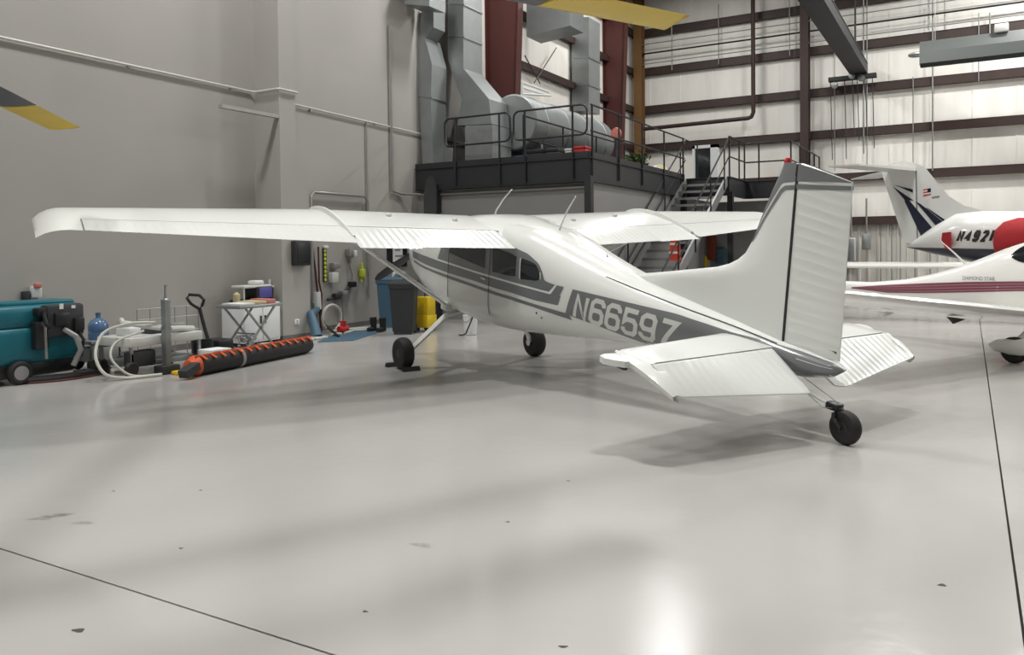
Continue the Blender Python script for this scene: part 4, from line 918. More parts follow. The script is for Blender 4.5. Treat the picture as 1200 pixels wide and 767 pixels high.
MB().tube([L(1.9, 0, .55), L(2.1, 0, .2)], .03, 8).build('gear_leg', M_WHITE2, lw)
MB().lathe([(.05, -.06), (.14, -.06), (.17, -.03), (.17, .03), (.14, .06), (.05, .06)], L(2.1, 0, .17), tuple(NL), 20).build('wheel', M_BLACK, lw)
MB().prism([L(-4.7, -.04, .97), L(-5.65, -.04, .97), L(-6.0, -.04, 1.72), L(-5.45, -.04, 1.72), L(-5.1, -.04, 1.2)], NL * .08).build('tail_fin', M_WHITE2, lw)
MB().prism([L(-4.9, -1.1, .90), L(-5.5, -1.1, .90), L(-5.5, 1.1, .90), L(-4.9, 1.1, .90)], (0, 0, .05)).build('tailplane', M_WHITE2, lw)
MB().lathe([(.16, 0), (.13, .14), (.02, .3)], L(2.6, 0, .77), tuple(ND), 18).build('spinner', M_WHITE2, lw)
MB().bar(L(2.66, -.9, .6), L(2.66, .9, .94), .1, .03).build('propeller', M_BLADEG, lw)
fa, za = LP(1133, 309, 0); fb, zb2 = LP(1102, 282, 0)
MB().tube([L(fa, 0, za - .02), L((fa + fb) / 2, 0, (za + zb2) / 2), L(fb, 0, zb2)], [.02, .014, .008], 8).build('whip_antenna', M_LGREY, lw)

# ---------------------------------------------------------------- airplane wing standing between the low-wing airplane and the jet
ya = 20.0
za_, xa = V(1000, 312, y=ya)[2], V(985, 312, y=ya)[0]
t = thing('parked_wing_airplane', 'white airplane mostly hidden behind the low-wing one, only its long thin wing showing', 'airplane', (3.4, ya + .3, 0))
MB().grid([[(x, ya + .9 * q - .45, za_ + dz + tt) for q, tt in ((0, 0), (.05, .05), (.3, .09), (.7, .05), (1, 0), (.6, -.04), (.2, -.05))] for x, dz in ((xa - .2, .02), (3.3, .0))], True, cap=True).build('wing', M_WHITE2, t)
MB().grid([[(3.4 + w_ * math.cos(a), y, zc + w_ * 1.05 * math.sin(a)) for a in (2 * PI * k / 20 for k in range(20))] for y, w_, zc in ((19.0, .1, .95), (19.2, .38, .95), (20.0, .5, 1.0), (20.8, .42, 1.0), (21.3, .12, 1.1))], True, cap=True).build('fuselage', M_WHITE2, t)
for x, y in ((2.4, 20.2), (4.4, 20.2), (3.4, 19.5)):
    MB().lathe([(.05, -.06), (.15, -.06), (.18, -.03), (.18, .03), (.15, .06), (.05, .06)], (x, y, .18), (1, 0, 0), 18).tube([(x, y, .2), (3.4 + (x - 3.4) * .4, y, .7)], .03, 8).build('landing_gear', M_CHAR, t)

# ---------------------------------------------------------------- business jet
JY_ = 25.0
jet = thing('business_jet', 'white business jet with navy tail stripes and red engine covers, marked N492', 'jet', (2.6, JY_, 0))
def J(px, py, dy=0): p = V(px, py, y=JY_ + dy); return (p[0], p[2])
def jp(name, pix, y0, y1, m, **k):
    pts = [V(px, py, y=JY_) for px, py in pix]
    return MB().prism([(p[0], JY_ + y0, p[2]) for p in pts], (0, y1 - y0, 0)).build(name, m, jet, **k)
# body of revolution-like fuselage: from the tail cone (px 1062) forward
st_ = [(1062, 286, 289), (1075, 278, 292), (1095, 264, 297), (1120, 250, 302), (1150, 247, 308), (1185, 247, 314), (1215, 247, 318)]
rows = []
xz = [(V(px, a, y=JY_)[0], V(px, b, y=JY_)[2], V(px, a, y=JY_)[2]) for px, a, b in st_]
x_l, zb_l, zt_l = xz[-1]
xz += [(x_l + 2.5, zb_l - .03, zt_l), (x_l + 5.5, zb_l - .02, zt_l), (x_l + 7.5, zb_l + .1, zt_l - .25), (x_l + 8.8, zb_l + .45, zt_l - .75), (x_l + 9.3, zb_l + .75, zt_l - .95)]
for x, zb, zt in xz:
    r = max((zt - zb) / 2, .02); rows.append([(x, JY_ + r * .95 * math.cos(a), (zt + zb) / 2 + r * math.sin(a)) for a in (2 * PI * k / 32 for k in range(32))])
MB().grid(rows, True, cap=True).build('fuselage', M_WHITE, jet)
# navy belly
bel = []
for (x, zb, zt) in xz[:9]:
    r = max((zt - zb) / 2, .02) + .012; hi_z = V(1110, 289.5, y=JY_ - .6)[2] - .03 * (x - xz[0][0]); s_ = max(-.98, min(.98, (hi_z - (zt + zb) / 2) / r)); a1 = math.asin(s_)
    bel.append([(x, JY_ + r * .95 * math.cos(a), (zt + zb) / 2 + r * math.sin(a)) for a in np.linspace(PI - a1, 2 * PI + a1, 20)])
MB().grid(bel).build('navy_belly', M_NAVY, jet, fix=False)
fin_px = [(1060, 284), (1033, 201), (1040, 193), (1056, 189), (1072, 190.5), (1085, 197), (1097, 212), (1112, 230), (1130, 241), (1150, 246), (1150, 262), (1100, 290)]
jp('fin', fin_px, -.09, .09, M_WHITE, sharp=.4)
jp('rudder_seam', [(1073, 200), (1074.5, 200), (1076, 282), (1074.5, 282)], -.095, -.088, M_GREY)
for s in (-1, 1):
    r0, r1 = V(1044, 200, y=JY_), V(1076, 203, y=JY_); tip0 = V(985, 201.5, y=JY_)
    x0, x1, zz_ = r0[0], r1[0], r0[2]
    MB().hexa([(x0, JY_, zz_ - .05), (x1, JY_, zz_ - .05), (x1 - 1.25, JY_ + s * 2.4, zz_ - .02), (tip0[0], JY_ + s * 2.4, zz_ - .02), (x0, JY_, zz_ + .05), (x1, JY_, zz_ + .05), (x1 - 1.25, JY_ + s * 2.4, zz_ + .02), (tip0[0], JY_ + s * 2.4, zz_ + .02)]).build('tailplane', M_LGREY, jet, sharp=.3)
for i, pix in enumerate(([(1047, 219), (1071, 235), (1061, 235)], [(1049, 217), (1070, 222), (1070, 226)], [(1060, 235), (1066, 235), (1106, 283), (1098, 290), (1086, 290)], [(1073, 236), (1079, 239), (1118, 270), (1112, 276), (1104, 273)], [(1085, 243), (1089, 245), (1120, 266), (1119, 270)])):
    jp('tail_stripe', pix, -.098 - .002 * i, -.09, M_NAVY)
jp('red_exhaust_cover', [(1105, 273), (1115, 272), (1115.5, 291), (1109, 292), (1104, 281)], -.75, -.5, M_COVER)
# flag: stripes and canton
for k in range(5): jp('flag_stripe', [(1082, 222 + k * 1.6), (1091, 220.5 + k * 1.6), (1091, 222 + k * 1.6), (1082, 223.5 + k * 1.6)], -.1, -.09, M_RED2 if k % 2 == 0 else M_WHITE)
jp('flag_canton', [(1087, 221.2), (1091, 220.5), (1091, 225), (1087, 225.6)], -.104, -.09, M_NAVY)
jp('placard', [(1092, 231), (1101, 229.5), (1101, 230.8), (1092, 232.4)], -.1, -.09, M_GREY)
# registration on the flank
def jr(x):
    A = np.array(xz); zb, zt = np.interp(x, A[:, 0], A[:, 1]), np.interp(x, A[:, 0], A[:, 2]); return zb, zt
gx = [1119.5, 1128.5, 1138, 1148, 1158]
for ch, px in zip('N492F', gx):
    p0 = V(px, 283.5, y=JY_ - .72); p1 = V(px + 8.6, 283, y=JY_ - .72); hh = V(px, 269.5, y=JY_ - .72)[2] - p0[2]
    def fn(u, v, p0=p0):
        x, z = p0[0] + u + .1 * v / hh, p0[2] + v; zb, zt = jr(x); r = (zt - zb) / 2; c = (zt + zb) / 2
        return (x, JY_ - r * .95 * math.sqrt(max(.05, 1 - ((z - c) / r) ** 2)) - .012, z)
    glyph(ch, .07, p1[0] - p0[0] - .02, hh, fn, 3).build('registration_letter', M_BLK, jet, fix=False)
# engine nacelles with red covers
for s in (-1, 1):
    ex, ez_ = J(1203, 283, -1.3); ey_ = JY_ + s * 1.35
    MB().lathe([(.40, -.35), (.50, -.1), (.54, .6), (.52, 1.6), (.46, 2.0)], (ex, ey_, ez_), (1, 0, 0), 28).build('engine_nacelle', M_WHITE, jet)
    cov = MB().lathe([(.05, -.72), (.30, -.68), (.50, -.50), (.60, -.2), (.62, .2), (.60, .45)], (ex, ey_, ez_), (1, 0, 0), 28).build('engine_cover', M_COVER, jet)
    MB().box((ex + .2, min(ey_, JY_ + s * .6), ez_ - .08), (ex + 1.5, max(ey_, JY_ + s * .6), ez_ + .08)).build('pylon', M_WHITE, jet)
for s in (-1, 1):
    MB().hexa([(x_l + 2.2, JY_ + s * .4, zb_l + .1), (x_l + 4.4, JY_ + s * .4, zb_l + .1), (x_l + 2.6, JY_ + s * 6.0 * .6, zb_l + .3), (x_l + 1.8, JY_ + s * 6.0 * .6, zb_l + .3), (x_l + 2.2, JY_ + s * .4, zb_l + .25), (x_l + 4.4, JY_ + s * .4, zb_l + .25), (x_l + 2.6, JY_ + s * 3.6, zb_l + .36), (x_l + 1.8, JY_ + s * 3.6, zb_l + .36)]).build('wing', M_WHITE, jet, sharp=.3)
    MB().lathe([(.06, -.09), (.22, -.09), (.27, -.04), (.27, .04), (.22, .09), (.06, .09)], (x_l + 2.8, JY_ + s * 1.4, .27), (0, 1, 0), 20).tube([(x_l + 2.8, JY_ + s * 1.4, .27), (x_l + 2.8, JY_ + s * 1.4, zb_l + .2)], .05, 8).build('landing_gear', M_CHAR, jet)
MB().lathe([(.05, -.08), (.17, -.08), (.2, -.04), (.2, .04), (.17, .08), (.05, .08)], (x_l + 8.0, JY_, .2), (0, 1, 0), 20).tube([(x_l + 8.0, JY_, .2), (x_l + 7.9, JY_, zb_l + .3)], .05, 8).build('landing_gear', M_CHAR, jet)
pix = J(1062, 287)

# ---------------------------------------------------------------- floor scrubber against the grey wall
def smooth(pts, n=6):
    P = [Vector(p) for p in pts]; P = [P[0] * 2 - P[1]] + P + [P[-1] * 2 - P[-2]]; out = []
    for i in range(1, len(P) - 2):
        for k in range(n):
            t = k / n; a, b, c, d = P[i - 1:i + 3]
            out.append(.5 * (2 * b + (c - a) * t + (2 * a - 5 * b + 4 * c - d) * t * t + (3 * b - a - 3 * c + d) * t ** 3))
    return [v[:] for v in out + [P[-2]]]
def fl_(px, py): p = V(px, py, z=0); return p[0], p[1]
sx, sy_ = -10.62, 5.95
sc = thing('floor_scrubber', 'teal walk-behind floor scrubber with black controls and hoses by the grey wall', 'floor scrubber', (sx, sy_, 0))
MB().rbox((sx - .32, sy_ - .95, .24), (sx + .30, sy_ + .48, .72), .09, 3).build('solution_tank', M_TEAL, sc)
MB().rbox((sx - .33, sy_ - .85, .68), (sx + .28, sy_ + .50, .99), .09, 3).build('recovery_tank', M_TEAL, sc)
MB().rbox((sx - .28, sy_ - .5, .97), (sx + .2, sy_ + .44, 1.03), .025).build('tank_lid', M_TEAL, sc)
MB().rbox((sx + .24, sy_ - .06, .56), (sx + .42, sy_ + .44, .98), .04).build('control_console', M_CHAR, sc)
MB().rbox((sx + .38, sy_ + .02, .70), (sx + .47, sy_ + .22, .88), .03).build('control_box', M_BLK, sc)
MB().rbox((sx + .26, sy_ - .2, .42), (sx + .40, sy_ - .02, .78), .03).rbox((sx + .26, sy_ - .16, .84), (sx + .40, sy_ + .02, .95), .02).build('side_control', M_BLK, sc)
MB().tube([(sx + .42, sy_ + .36, .6), (sx + .48, sy_ + .38, .5), (sx + .46, sy_ + .36, .3), (sx + .4, sy_ + .3, .2)], .02, 8).build('drain_hose', M_BLK, sc)
MB().rbox((sx + .40, sy_ + .28, .62), (sx + .46, sy_ + .42, .80), .02).build('battery_gauge', M_BLK, sc)
for dy in (.10, .26): MB().box((sx + .42, sy_ + dy, .92), (sx + .428, sy_ + dy + .05, .99 if dy < .2 else .96)).build('control_label', M_WPL, sc)
MB().tube([(sx + .36, sy_ - .05, .9), (sx + .46, sy_ - .12, .86), (sx + .5, sy_ - .12, .75), (sx + .44, sy_ - .05, .7)], .025, 8).build('grab_handle', M_BLK, sc)
MB().tube([(sx + .42, sy_ + .15, .66), (sx + .52, sy_ + .25, .56), (sx + .54, sy_ + .30, .38), (sx + .50, sy_ + .22, .18)], .035, 10).build('vacuum_hose', M_GPIPE, sc)
MB().tube([(sx + .40, sy_ - .08, .74), (sx + .42, sy_ - .08, .3)], .018, 8).build('drain_hose', M_CHROME, sc)
MB().rbox((sx - .25, sy_ - .8, .08), (sx + .26, sy_ + .4, .27), .04).build('chassis', M_BLK, sc)
for y in (-.55,): 
    for s in (-1, 1):
        wd = MB().lathe([(.06, -.04), (.12, -.05), (.15, -.03), (.15, .03), (.12, .05), (.06, .04)], (sx + s * .30, sy_ + y + .2, .15), (1, 0, 0), 24).build('wheel', M_BLACK, sc)
        MB().lathe([(.02, -.05), (.08, -.045), (.09, .045), (.02, .05)], (sx + s * .30, sy_ + y + .2, .15), (1, 0, 0), 16).build('hub', M_GPIPE, wd)
MB().tube([(sx + .30 * math.cos(a) + .2, sy_ + .28 + .58 * math.sin(a), .05) for a in np.linspace(-1.5, 1.5, 14)], .045, 8).build('squeegee', M_BLK, sc)
MB().tube([(sx + .34 * math.cos(a) + .2, sy_ + .28 + .60 * math.sin(a), .016) for a in np.linspace(-1.5, 1.5, 14)], .014, 6).build('squeegee_blade', mat('dark_red_rubber', rgb(96, 48, 46), .6), sc)
for y in (.35, .48): MB().lathe([(.02, -.03), (.05, -.03), (.06, 0), (.05, .03), (.02, .03)], (sx + .38, sy_ + y, .062), (0, 0, 1), 14).build('caster', M_CHAR, sc)
# wall socket box above the scrubber
p = V(42, 342, x=XW + .04)
t = thing('wall_socket', 'small white and red socket box on the grey wall above the scrubber', 'socket', tuple(p))
MB().rbox((XW, p[1] - .07, p[2] - .08), (XW + .08, p[1] + .07, p[2] + .08), .015).build('box', M_WPL, t)
MB().rbox((XW + .06, p[1] - .05, p[2] + .06), (XW + .12, p[1] + .05, p[2] + .13), .015).build('red_cap', M_PINK, t)
MB().rbox((XW + .0, p[1] - .19, p[2] - .12), (XW + .06, p[1] - .08, p[2] + .02), .015).build('plug', M_CHAR, t)
MB().tube([(XW + .05, p[1] + .02, p[2] - .06), (XW + .06, p[1] + .06, p[2] - .2), (XW + .12, p[1] + .04, p[2] - .5)], .012, 6).build('cord', M_LGREY, t)
# ---------------------------------------------------------------- water jug on a low dolly
x, y = -10.75, 6.95
t = thing('dolly', 'small grey dolly with black wheels carrying the blue water jug', 'dolly', (x, y, 0))
MB().rbox((x - .2, y - .26, .36), (x + .2, y + .22, .42), .015).build('top', M_STEEL, t)
for a, b in ((-.17, -.22), (.17, -.22), (-.17, .18), (.17, .18)):
    MB().box((x + a - .02, y + b - .02, .1), (x + a + .02, y + b + .02, .36)).build('leg', M_STEEL, t)
    MB().lathe([(.02, -.03), (.07, -.035), (.09, 0), (.07, .035), (.02, .03)], (x + a, y + b, .09), (1, 0, 0), 16).build('wheel', M_BLACK, t)
MB().rbox((x - .18, y - .24, .12), (x + .19, y + .2, .32), .02).build('grey_bin', M_GPIPE, t)
t = thing('water_jug', 'large translucent blue water jug standing on the dolly', 'jug', (x, y, .42))
MB().lathe([(.03, 0), (.12, .0), (.135, .02), (.135, .09), (.125, .1), (.135, .12), (.135, .2), (.1, .26), (.035, .3), (.03, .34)], (x, y - .02, .42), n=24).build('bottle', M_JUG, t)
MB().lathe([(.034, 0), (.034, .04), (.0, .042)], (x, y - .02, .755), n=14).build('cap', M_BLUE, t)
# ---------------------------------------------------------------- flat cart with a post, hoses and trays
x, y = -9.75, 7.05
fc = thing('service_cart', 'grey metal service cart with an upright post and clear hose coiled beside it', 'cart', (x, y, 0))
MB().rbox((x - .45, y - .50, .40), (x + .25, y + .65, .52), .015).build('tray', M_LGREY, fc)
MB().rbox((x - .40, y - .40, .12), (x + .2, y + .55, .2), .015).build('shelf', M_STEEL, fc)
for a, b in ((-.42, -.46), (.22, -.46), (-.42, .6), (.22, .6)):
    MB().box((x + a - .02, y + b - .02, .12), (x + a + .02, y + b + .02, .42)).build('leg', M_STEEL, fc)
    MB().lathe([(.02, -.03), (.08, -.04), (.11, 0), (.08, .04), (.02, .03)], (x + a, y + b, .11), (1, 0, 0), 18).build('wheel', M_BLACK, fc)
MB().box((x + .27, y - .04, .04), (x + .36, y + .04, 1.0)).build('post', M_STEEL, fc)
MB().lathe([(.05, 0), (.02, .03), (.012, .2), (.05, .21)], (x + .315, y, .99), n=12).build('post_top', M_STEEL, fc)
MB().rbox((x + .22, y - .14, 0), (x + .42, y + .14, .12), .02).build('post_foot', M_CHAR, fc)
MB().rbox((x + .1, y - .5, .13), (x + .24, y - .1, .34), .03).build('pump', M_CHAR, fc)
MB().tube([(x + .30, y - .06, .62), (x + .1, y - .2, .66), (x - .1, y - .35, .7), (x - .35, y - .2, .72)], .035, 8).build('lift_arm', M_LGREY, fc)
MB().tube([(x + .30, y + .06, .6), (x + .2, y + .3, .58), (x + .1, y + .6, .55)], .04, 8).build('lift_arm', M_LGREY, fc)
for k, (dx, dy, w_, h_, m_) in enumerate(((-.2, -.2, .2, .1, M_WPL), (-.1, .1, .25, .06, M_CHAR), (-.2, .4, .22, .09, M_LGREY), (.05, .35, .14, .13, M_STEEL))):
    MB().rbox((x + dx - w_ / 2, y + dy - .12, .52), (x + dx + w_ / 2, y + dy + .12, .52 + h_), .012).build('tray_box', m_, fc)
a0 = V(165, 392, y=6.85)
tag(MB().tube(smooth([(x + .25, y - .1, .70), (x + .1, y - .4, .70), (x - .02, y - .68, .60), (x + .06, y - .85, .34), (x + .2, y - .82, .10), (x + .3, y - .6, .025), (x + .4, y - .35, .022), (x + .45, y - .18, .022)]), .02, 10).tube(smooth([(x + .2, y - .25, .6), (x + .1, y - .58, .48), (x + .16, y - .7, .28), (x + .3, y - .55, .06), (x + .40, y - .3, .02), (x + .45, y - .2, .02)]), .016, 10).build('clear_hose', M_HOSE), 'clear hose looping from the service cart down to the floor', 'hose')
tag(MB().rbox((x + .46, y - .05, 0), (x + .60, y + .35, .05), .015).build('yellow_chock', M_YPL), 'yellow and black block lying on the floor at the cart post', 'block')
# wire rack behind the cart
x, y = -10.9, 8.2
t = thing('wire_rack', 'thin wire rack standing by the grey wall behind the service cart', 'rack', (x, y, 0))
for yy in np.linspace(y - .55, y + .55, 6): MB().cyl((x, yy, .02), (x, yy, .78), .008, n=6).build('upright', M_STEEL, t)
for z in (.03, .4, .62, .78): MB().cyl((x, y - .55, z), (x, y + .55, z), .008, n=6).build('wire', M_STEEL, t)
for yy in (y - .55, y + .55): MB().cyl((x - .15, yy, .012), (x + .25, yy, .012), .012, n=6).build('foot', M_STEEL, t)
tag(MB().lathe([(.12, 0), (.15, .02), (.16, .3), (.165, .32), (.15, .32), (.14, .03), (0, .03)], (-9.95, 8.05, 0), n=20).build('black_bucket', M_BLK), 'black bucket on the floor beside the pallet truck', 'bucket')
t = thing('parts_box', 'grey and white printed box on the floor near the orange end of the roller', 'box', (-9.35, 7.75, 0))
MB().rbox((-9.5, 7.6, 0), (-9.2, 7.95, .26), .01).build('carton', M_PAPER, t)
for k in range(2):
    for j in range(2): MB().box((-9.199, 7.62 + .17 * j, .05 + .11 * k), (-9.196, 7.75 + .17 * j, .13 + .11 * k)).build('printed_panel', M_GPIPE, t)
# pallet truck
x, y = -10.1, 8.45
t = thing('pallet_truck', 'black pallet truck with its loop handle raised by the folding trolley', 'pallet truck', (x, y, 0))
hp = [V(px, py, y=y) for px, py in ((247, 408), (240, 385), (234, 362))]
MB().tube([(x, y, .16)] + [tuple(p) for p in hp], .028, 8).build('handle_pole', M_BLK, t)
lp_ = [V(px, py, y=y) for px, py in ((234, 362), (224, 356), (219, 349), (222, 345), (234, 346), (239, 351), (237, 358))]
MB().tube([tuple(p) for p in lp_], .024, 8, closed=True).build('loop_handle', M_BLK, t)
MB().rbox((x - .2, y - .15, .05), (x + .2, y + .15, .3), .03).build('pump_head', M_BLK, t)
for s in (-.12, .12): MB().rbox((x + s - .05, y + .1, .05), (x + s + .05, y + 1.0, .11), .02).build('fork', M_CHAR, t)
for s in (-.08, .08): MB().lathe([(.03, -.03), (.09, -.03), (.1, 0), (.09, .03), (.03, .03)], (x + s, y - .05, .1), (1, 0, 0), 16).build('wheel', M_BLACK, t)
# folding trolley with scissor legs
x, y = -10.15, 9.15
t = thing('folding_trolley', 'grey folding trolley with crossed legs and papers on its top', 'trolley', (x, y, 0))
MB().rbox((x - .28, y - .45, .74), (x + .28, y + .45, .79), .012).build('top', M_STEEL, t)
for s in (-.24, .24):
    MB().bar((x + s, y - .32, .06), (x + s, y + .3, .74), .03, .025, (1, 0, 0)).build('leg', M_GPIPE, t); MB().bar((x + s, y + .32, .06), (x + s, y - .3, .74), .03, .025, (1, 0, 0)).build('leg', M_GPIPE, t)
    for q in (-.32, .32): MB().lathe([(.015, -.015), (.05, -.018), (.055, 0), (.05, .018), (.015, .015)], (x + s, y + q, .056), (1, 0, 0), 14).build('wheel', M_BLACK, t)
for z in (.3,): MB().cyl((x - .24, y - .09, .32), (x + .24, y - .09, .32), .012, n=8).build('cross_bar', M_GPIPE, t)
for k, (dy, w_, m_, lab, nm) in enumerate(((-.22, .3, M_PAPER, 'loose white papers on the end of the folding trolley towards the cart', 'paper_stack'), (.05, .26, M_TAN, 'tan folder of papers in the middle of the folding trolley', 'folder'), (.28, .18, M_PINK, 'pinkish packet on the end of the folding trolley near the cabinet', 'packet'))):
    o = MB().rbox((x - .2, y + dy - w_ / 2, .79), (x + .2, y + dy + w_ / 2, .82 + .02 * k), .006).build(nm, m_); tag(o, lab, 'papers')
tag(blob((x - .05, y - .05, .235), (.15, .16, .07), 60, 5, .07).build('plastic_bag', M_WPL, fix=False), 'crumpled pale plastic bag under the folding trolley', 'bag')
# white cabinet with a purple machine on it
x, y = -11.05, 10.0
t = thing('white_cabinet', 'white two-door cabinet against the boxed pillar', 'cabinet', (x, y, 0))
MB().rbox((x - .28, y - .42, .06), (x + .26, y + .42, .74), .012).build('body', M_WPL, t)
for s in (-1, 1):
    d_ = MB().rbox((x + .255, y + (-.405 if s < 0 else .01), .1), (x + .28, y + (-.01 if s < 0 else .405), .71), .006).build('door', M_WPL, t)
    MB().box((x + .28, y + s * .05 - .012, .38), (x + .30, y + s * .05 + .012, .52)).build('handle', M_CHAR, d_)
    MB().rbox((x - .2, y + s * .36 - .03, 0), (x + .22, y + s * .36 + .03, .06), .01).build('foot', M_CHAR, t)
t = thing('bench_machine', 'dark machine with a purple-blue screen standing on the white cabinet', 'machine', (x, y + .1, .74))
MB().rbox((x - .22, y - .30, .74), (x + .18, y + .40, .80), .015).build('base', M_CHAR, t)
MB().rbox((x - .2, y - .02, .80), (x + .16, y + .38, 1.02), .03).build('housing', M_BLK, t)
MB().rbox((x + .155, y + .04, .82), (x + .172, y + .33, 1.0), .008).build('screen', M_PURP, t)
MB().rbox((x - .2, y - .28, 1.0), (x + .14, y + .36, 1.05), .02).build('lid', M_LGREY, t)
MB().cyl((x + .1, y - .25, .8), (x + .1, y - .25, 1.0), .015, n=8).build('lid_stay', M_LGREY, t)
tag(MB().rbox((x - .1, y + .0, 1.05), (x + .1, y + .22, 1.13), .03).build('white_tray', M_WPL), 'white tray lying on top of the purple-screened machine', 'tray')
tag(MB().lathe([(.05, 0), (.06, .02), (.06, .16), (.02, .2)], (x + .05, y - .37, .74), n=14).build('tan_canister', M_TAN), 'tan canister standing beside the dark machine on the cabinet', 'canister')
p = V(319, 336, y=10.53)
t = thing('wall_faucet', 'white valve fitting on the boxed pillar above the cabinet', 'valve', (p[0], 10.53, p[2]))
MB().cyl((p[0], 10.55, p[2]), (p[0], 10.44, p[2]), .03, n=12).build('stem', M_WPL, t); MB().cyl((p[0], 10.47, p[2] - .1), (p[0], 10.47, p[2] + .14), .02, n=10).build('spout', M_WPL, t); MB().bar((p[0] - .06, 10.45, p[2] + .03), (p[0] + .06, 10.45, p[2] + .03), .02, .02).build('handle', M_WPL, t)
# socket plate on the pillar
p = V(348, 377, x=-10.84)
t = thing('outlet_plate', 'white outlet plate low on the boxed pillar', 'socket', tuple(p))
MB().rbox((-10.85, p[1] - .06, p[2] - .05), (-10.83, p[1] + .06, p[2] + .05), .006).build('plate', M_WPL, t)
for dz in (-.02, .02): MB().box((-10.832, p[1] - .02, p[2] + dz - .01), (-10.828, p[1] + .02, p[2] + dz + .01)).build('socket', M_GPIPE, t)
# dark cabinet box on the pillar
z0, z1 = V(352, 311, x=-10.8)[2], V(352, 285, x=-10.8)[2]; y0_, y1_ = V(343, 300, x=-10.8)[1], V(361, 300, x=-10.8)[1]
t = thing('speaker_box', 'dark rounded box mounted on the boxed pillar just under the wing', 'wall box', (-10.8, (y0_ + y1_) / 2, z0))
MB().rbox((-10.85, y0_, z0), (-10.72, y1_, z1 + .05), .025).build('housing', M_CHAR, t); MB().rbox((-10.725, y0_ + .03, z0 + .05), (-10.71, y1_ - .03, z1), .008).build('grille', M_BLK, t)
# ---------------------------------------------------------------- long roller with orange trim
A0, B0 = V(226, 441, z=0), V(361, 413, z=0); R0 = .135
A1, B1 = Vector((A0[0], A0[1], R0)), Vector((B0[0], B0[1], R0)); dr = (B1 - A1).normalized()
ro = thing('floor_roller', 'long black roller with orange slats lying on the floor along the grey wall', 'roller', (A1 + (B1 - A1) / 2) * Vector((1, 1, 0)) if False else ((A1.x + B1.x) / 2, (A1.y + B1.y) / 2, 0))
MB().lathe([(.02, -.02), (.10, 0), (R0, .05), (R0, (B1 - A1).length - .08), (.11, (B1 - A1).length), (.02, (B1 - A1).length + .02)], A1[:], dr[:], 24).build('brush', M_BLACK, ro)
sd = dr.cross(Vector((0, 0, 1))).normalized()
bk = -sd if sd.y < 0 else sd
n_ = 14; Lr = (B1 - A1).length
top = Vector((0, 0, .12))
MB().bar((A1 + bk * .05 + Vector((0, 0, .128)))[:], (B1 + bk * .05 + Vector((0, 0, .128)))[:], .03, .025).build('orange_rail', M_ORG, ro)
for k in range(n_):
    c = A1 + dr * (.1 + (Lr - .2) * k / (n_ - 1)); MB().bar((c + bk * .06 + Vector((0, 0, .13)))[:], (c + bk * .15 + Vector((0, 0, .085)))[:], .035, .015).build('orange_slat', M_ORG, ro)
MB().lathe([(.02, -.10), (.09, -.08), (.11, -.02), (.135, .02), (.14, .05)], A1[:], dr[:], 18).build('end_cap', M_ORG, ro)
MB().bar((A1 + dr * -.05 + bk * .10 + Vector((0, 0, .02)))[:], (A1 + dr * -.3 + bk * .12 + Vector((0, 0, -.06)))[:], .14, .10).build('hitch', M_CHAR, ro)
MB().lathe([(R0 + .002, 0), (R0 + .008, .01), (R0 + .008, .05), (R0 + .002, .06)], (A1 + dr * Lr * .33)[:], dr[:], 24).build('strap', M_GPIPE, ro)
a, b = V(255, 412, z=.0), V(372, 399, z=.0)
tag(MB().cyl((a[0] - .2, a[1] + .6, .02), (b[0] - .1, b[1], .02), .018, n=8).build('long_pole', M_PIPE), 'long pale pole lying on the floor behind the roller', 'pole')
# ---------------------------------------------------------------- wall corner beyond the pillar: tools, hoses, bins
def W_(px, py): return V(px, py, x=XW + .06)
def on_wall(name, lab, cat): return None
p0, p1 = W_(382, 291), W_(381, 330)
t = thing('spotted_strap', 'lime and black spotted strip hanging on the grey wall under the wing', 'strap', tuple(p1))
MB().box((XW + .01, p0[1] - .05, p1[2]), (XW + .03, p0[1] + .05, p0[2])).build('strip', M_CHAR, t)
nz = 8
for k in range(nz):
    z = p1[2] + (p0[2] - p1[2]) * (k + .5) / nz; MB().lathe([(.035, 0), (.035, .01), (0, .012)], (XW + .03, p0[1], z), (1, 0, 0), 10).build('lime_spot', M_LIME, t)
p = W_(383, 289); MB().rbox((XW, p[1] - .06, p0[2]), (XW + .06, p[1] + .06, p0[2] + .06), .01).build('hook', M_WPL, t)
def wall_tool(name, lab, cat, pts, m, r=.02, extra=()):
    q = [W_(*p) for p in pts]; t = thing(name, lab, cat, tuple(q[-1]))
    MB().tube([tuple(p) for p in q], r, 8).build('shaft', m, t)
    for (px, py), sz, mm, nm in extra:
        c = W_(px, py); MB().rbox((XW + .012, c[1] - sz[0] / 2, c[2] - sz[1] / 2), (XW + .14, c[1] + sz[0] / 2, c[2] + sz[1] / 2), .02).build(nm, mm, t)
    return t
wall_tool('brown_pole', 'thin reddish-brown pole leaning against the wall beside the pillar', 'pole', [(366, 290), (370, 320), (377, 392)], M_RED, .02)
wall_tool('brown_hose', 'reddish-brown hose hanging down the wall behind the leaning pole', 'hose', [(373, 289), (374, 330), (377, 345), (376, 372)], M_RED, .018)
wall_tool('hose_nozzle', 'grey sprayer with a white trigger hanging on the wall', 'sprayer', [(409, 290), (410, 310), (413, 322), (412, 332)], M_GPIPE, .02, [((409, 296), (.14, .16), M_GPIPE, 'body'), ((414, 297), (.09, .14), M_WPL, 'trigger'), ((412, 333), (.16, .12), M_BLK, 'grip')])
wall_tool('lime_nozzle', 'lime-yellow nozzle hanging on the wall near the strut', 'nozzle', [(424, 308), (425, 318), (424, 330)], M_LIME, .03, [((424, 320), (.09, .18), M_LIME, 'body')])
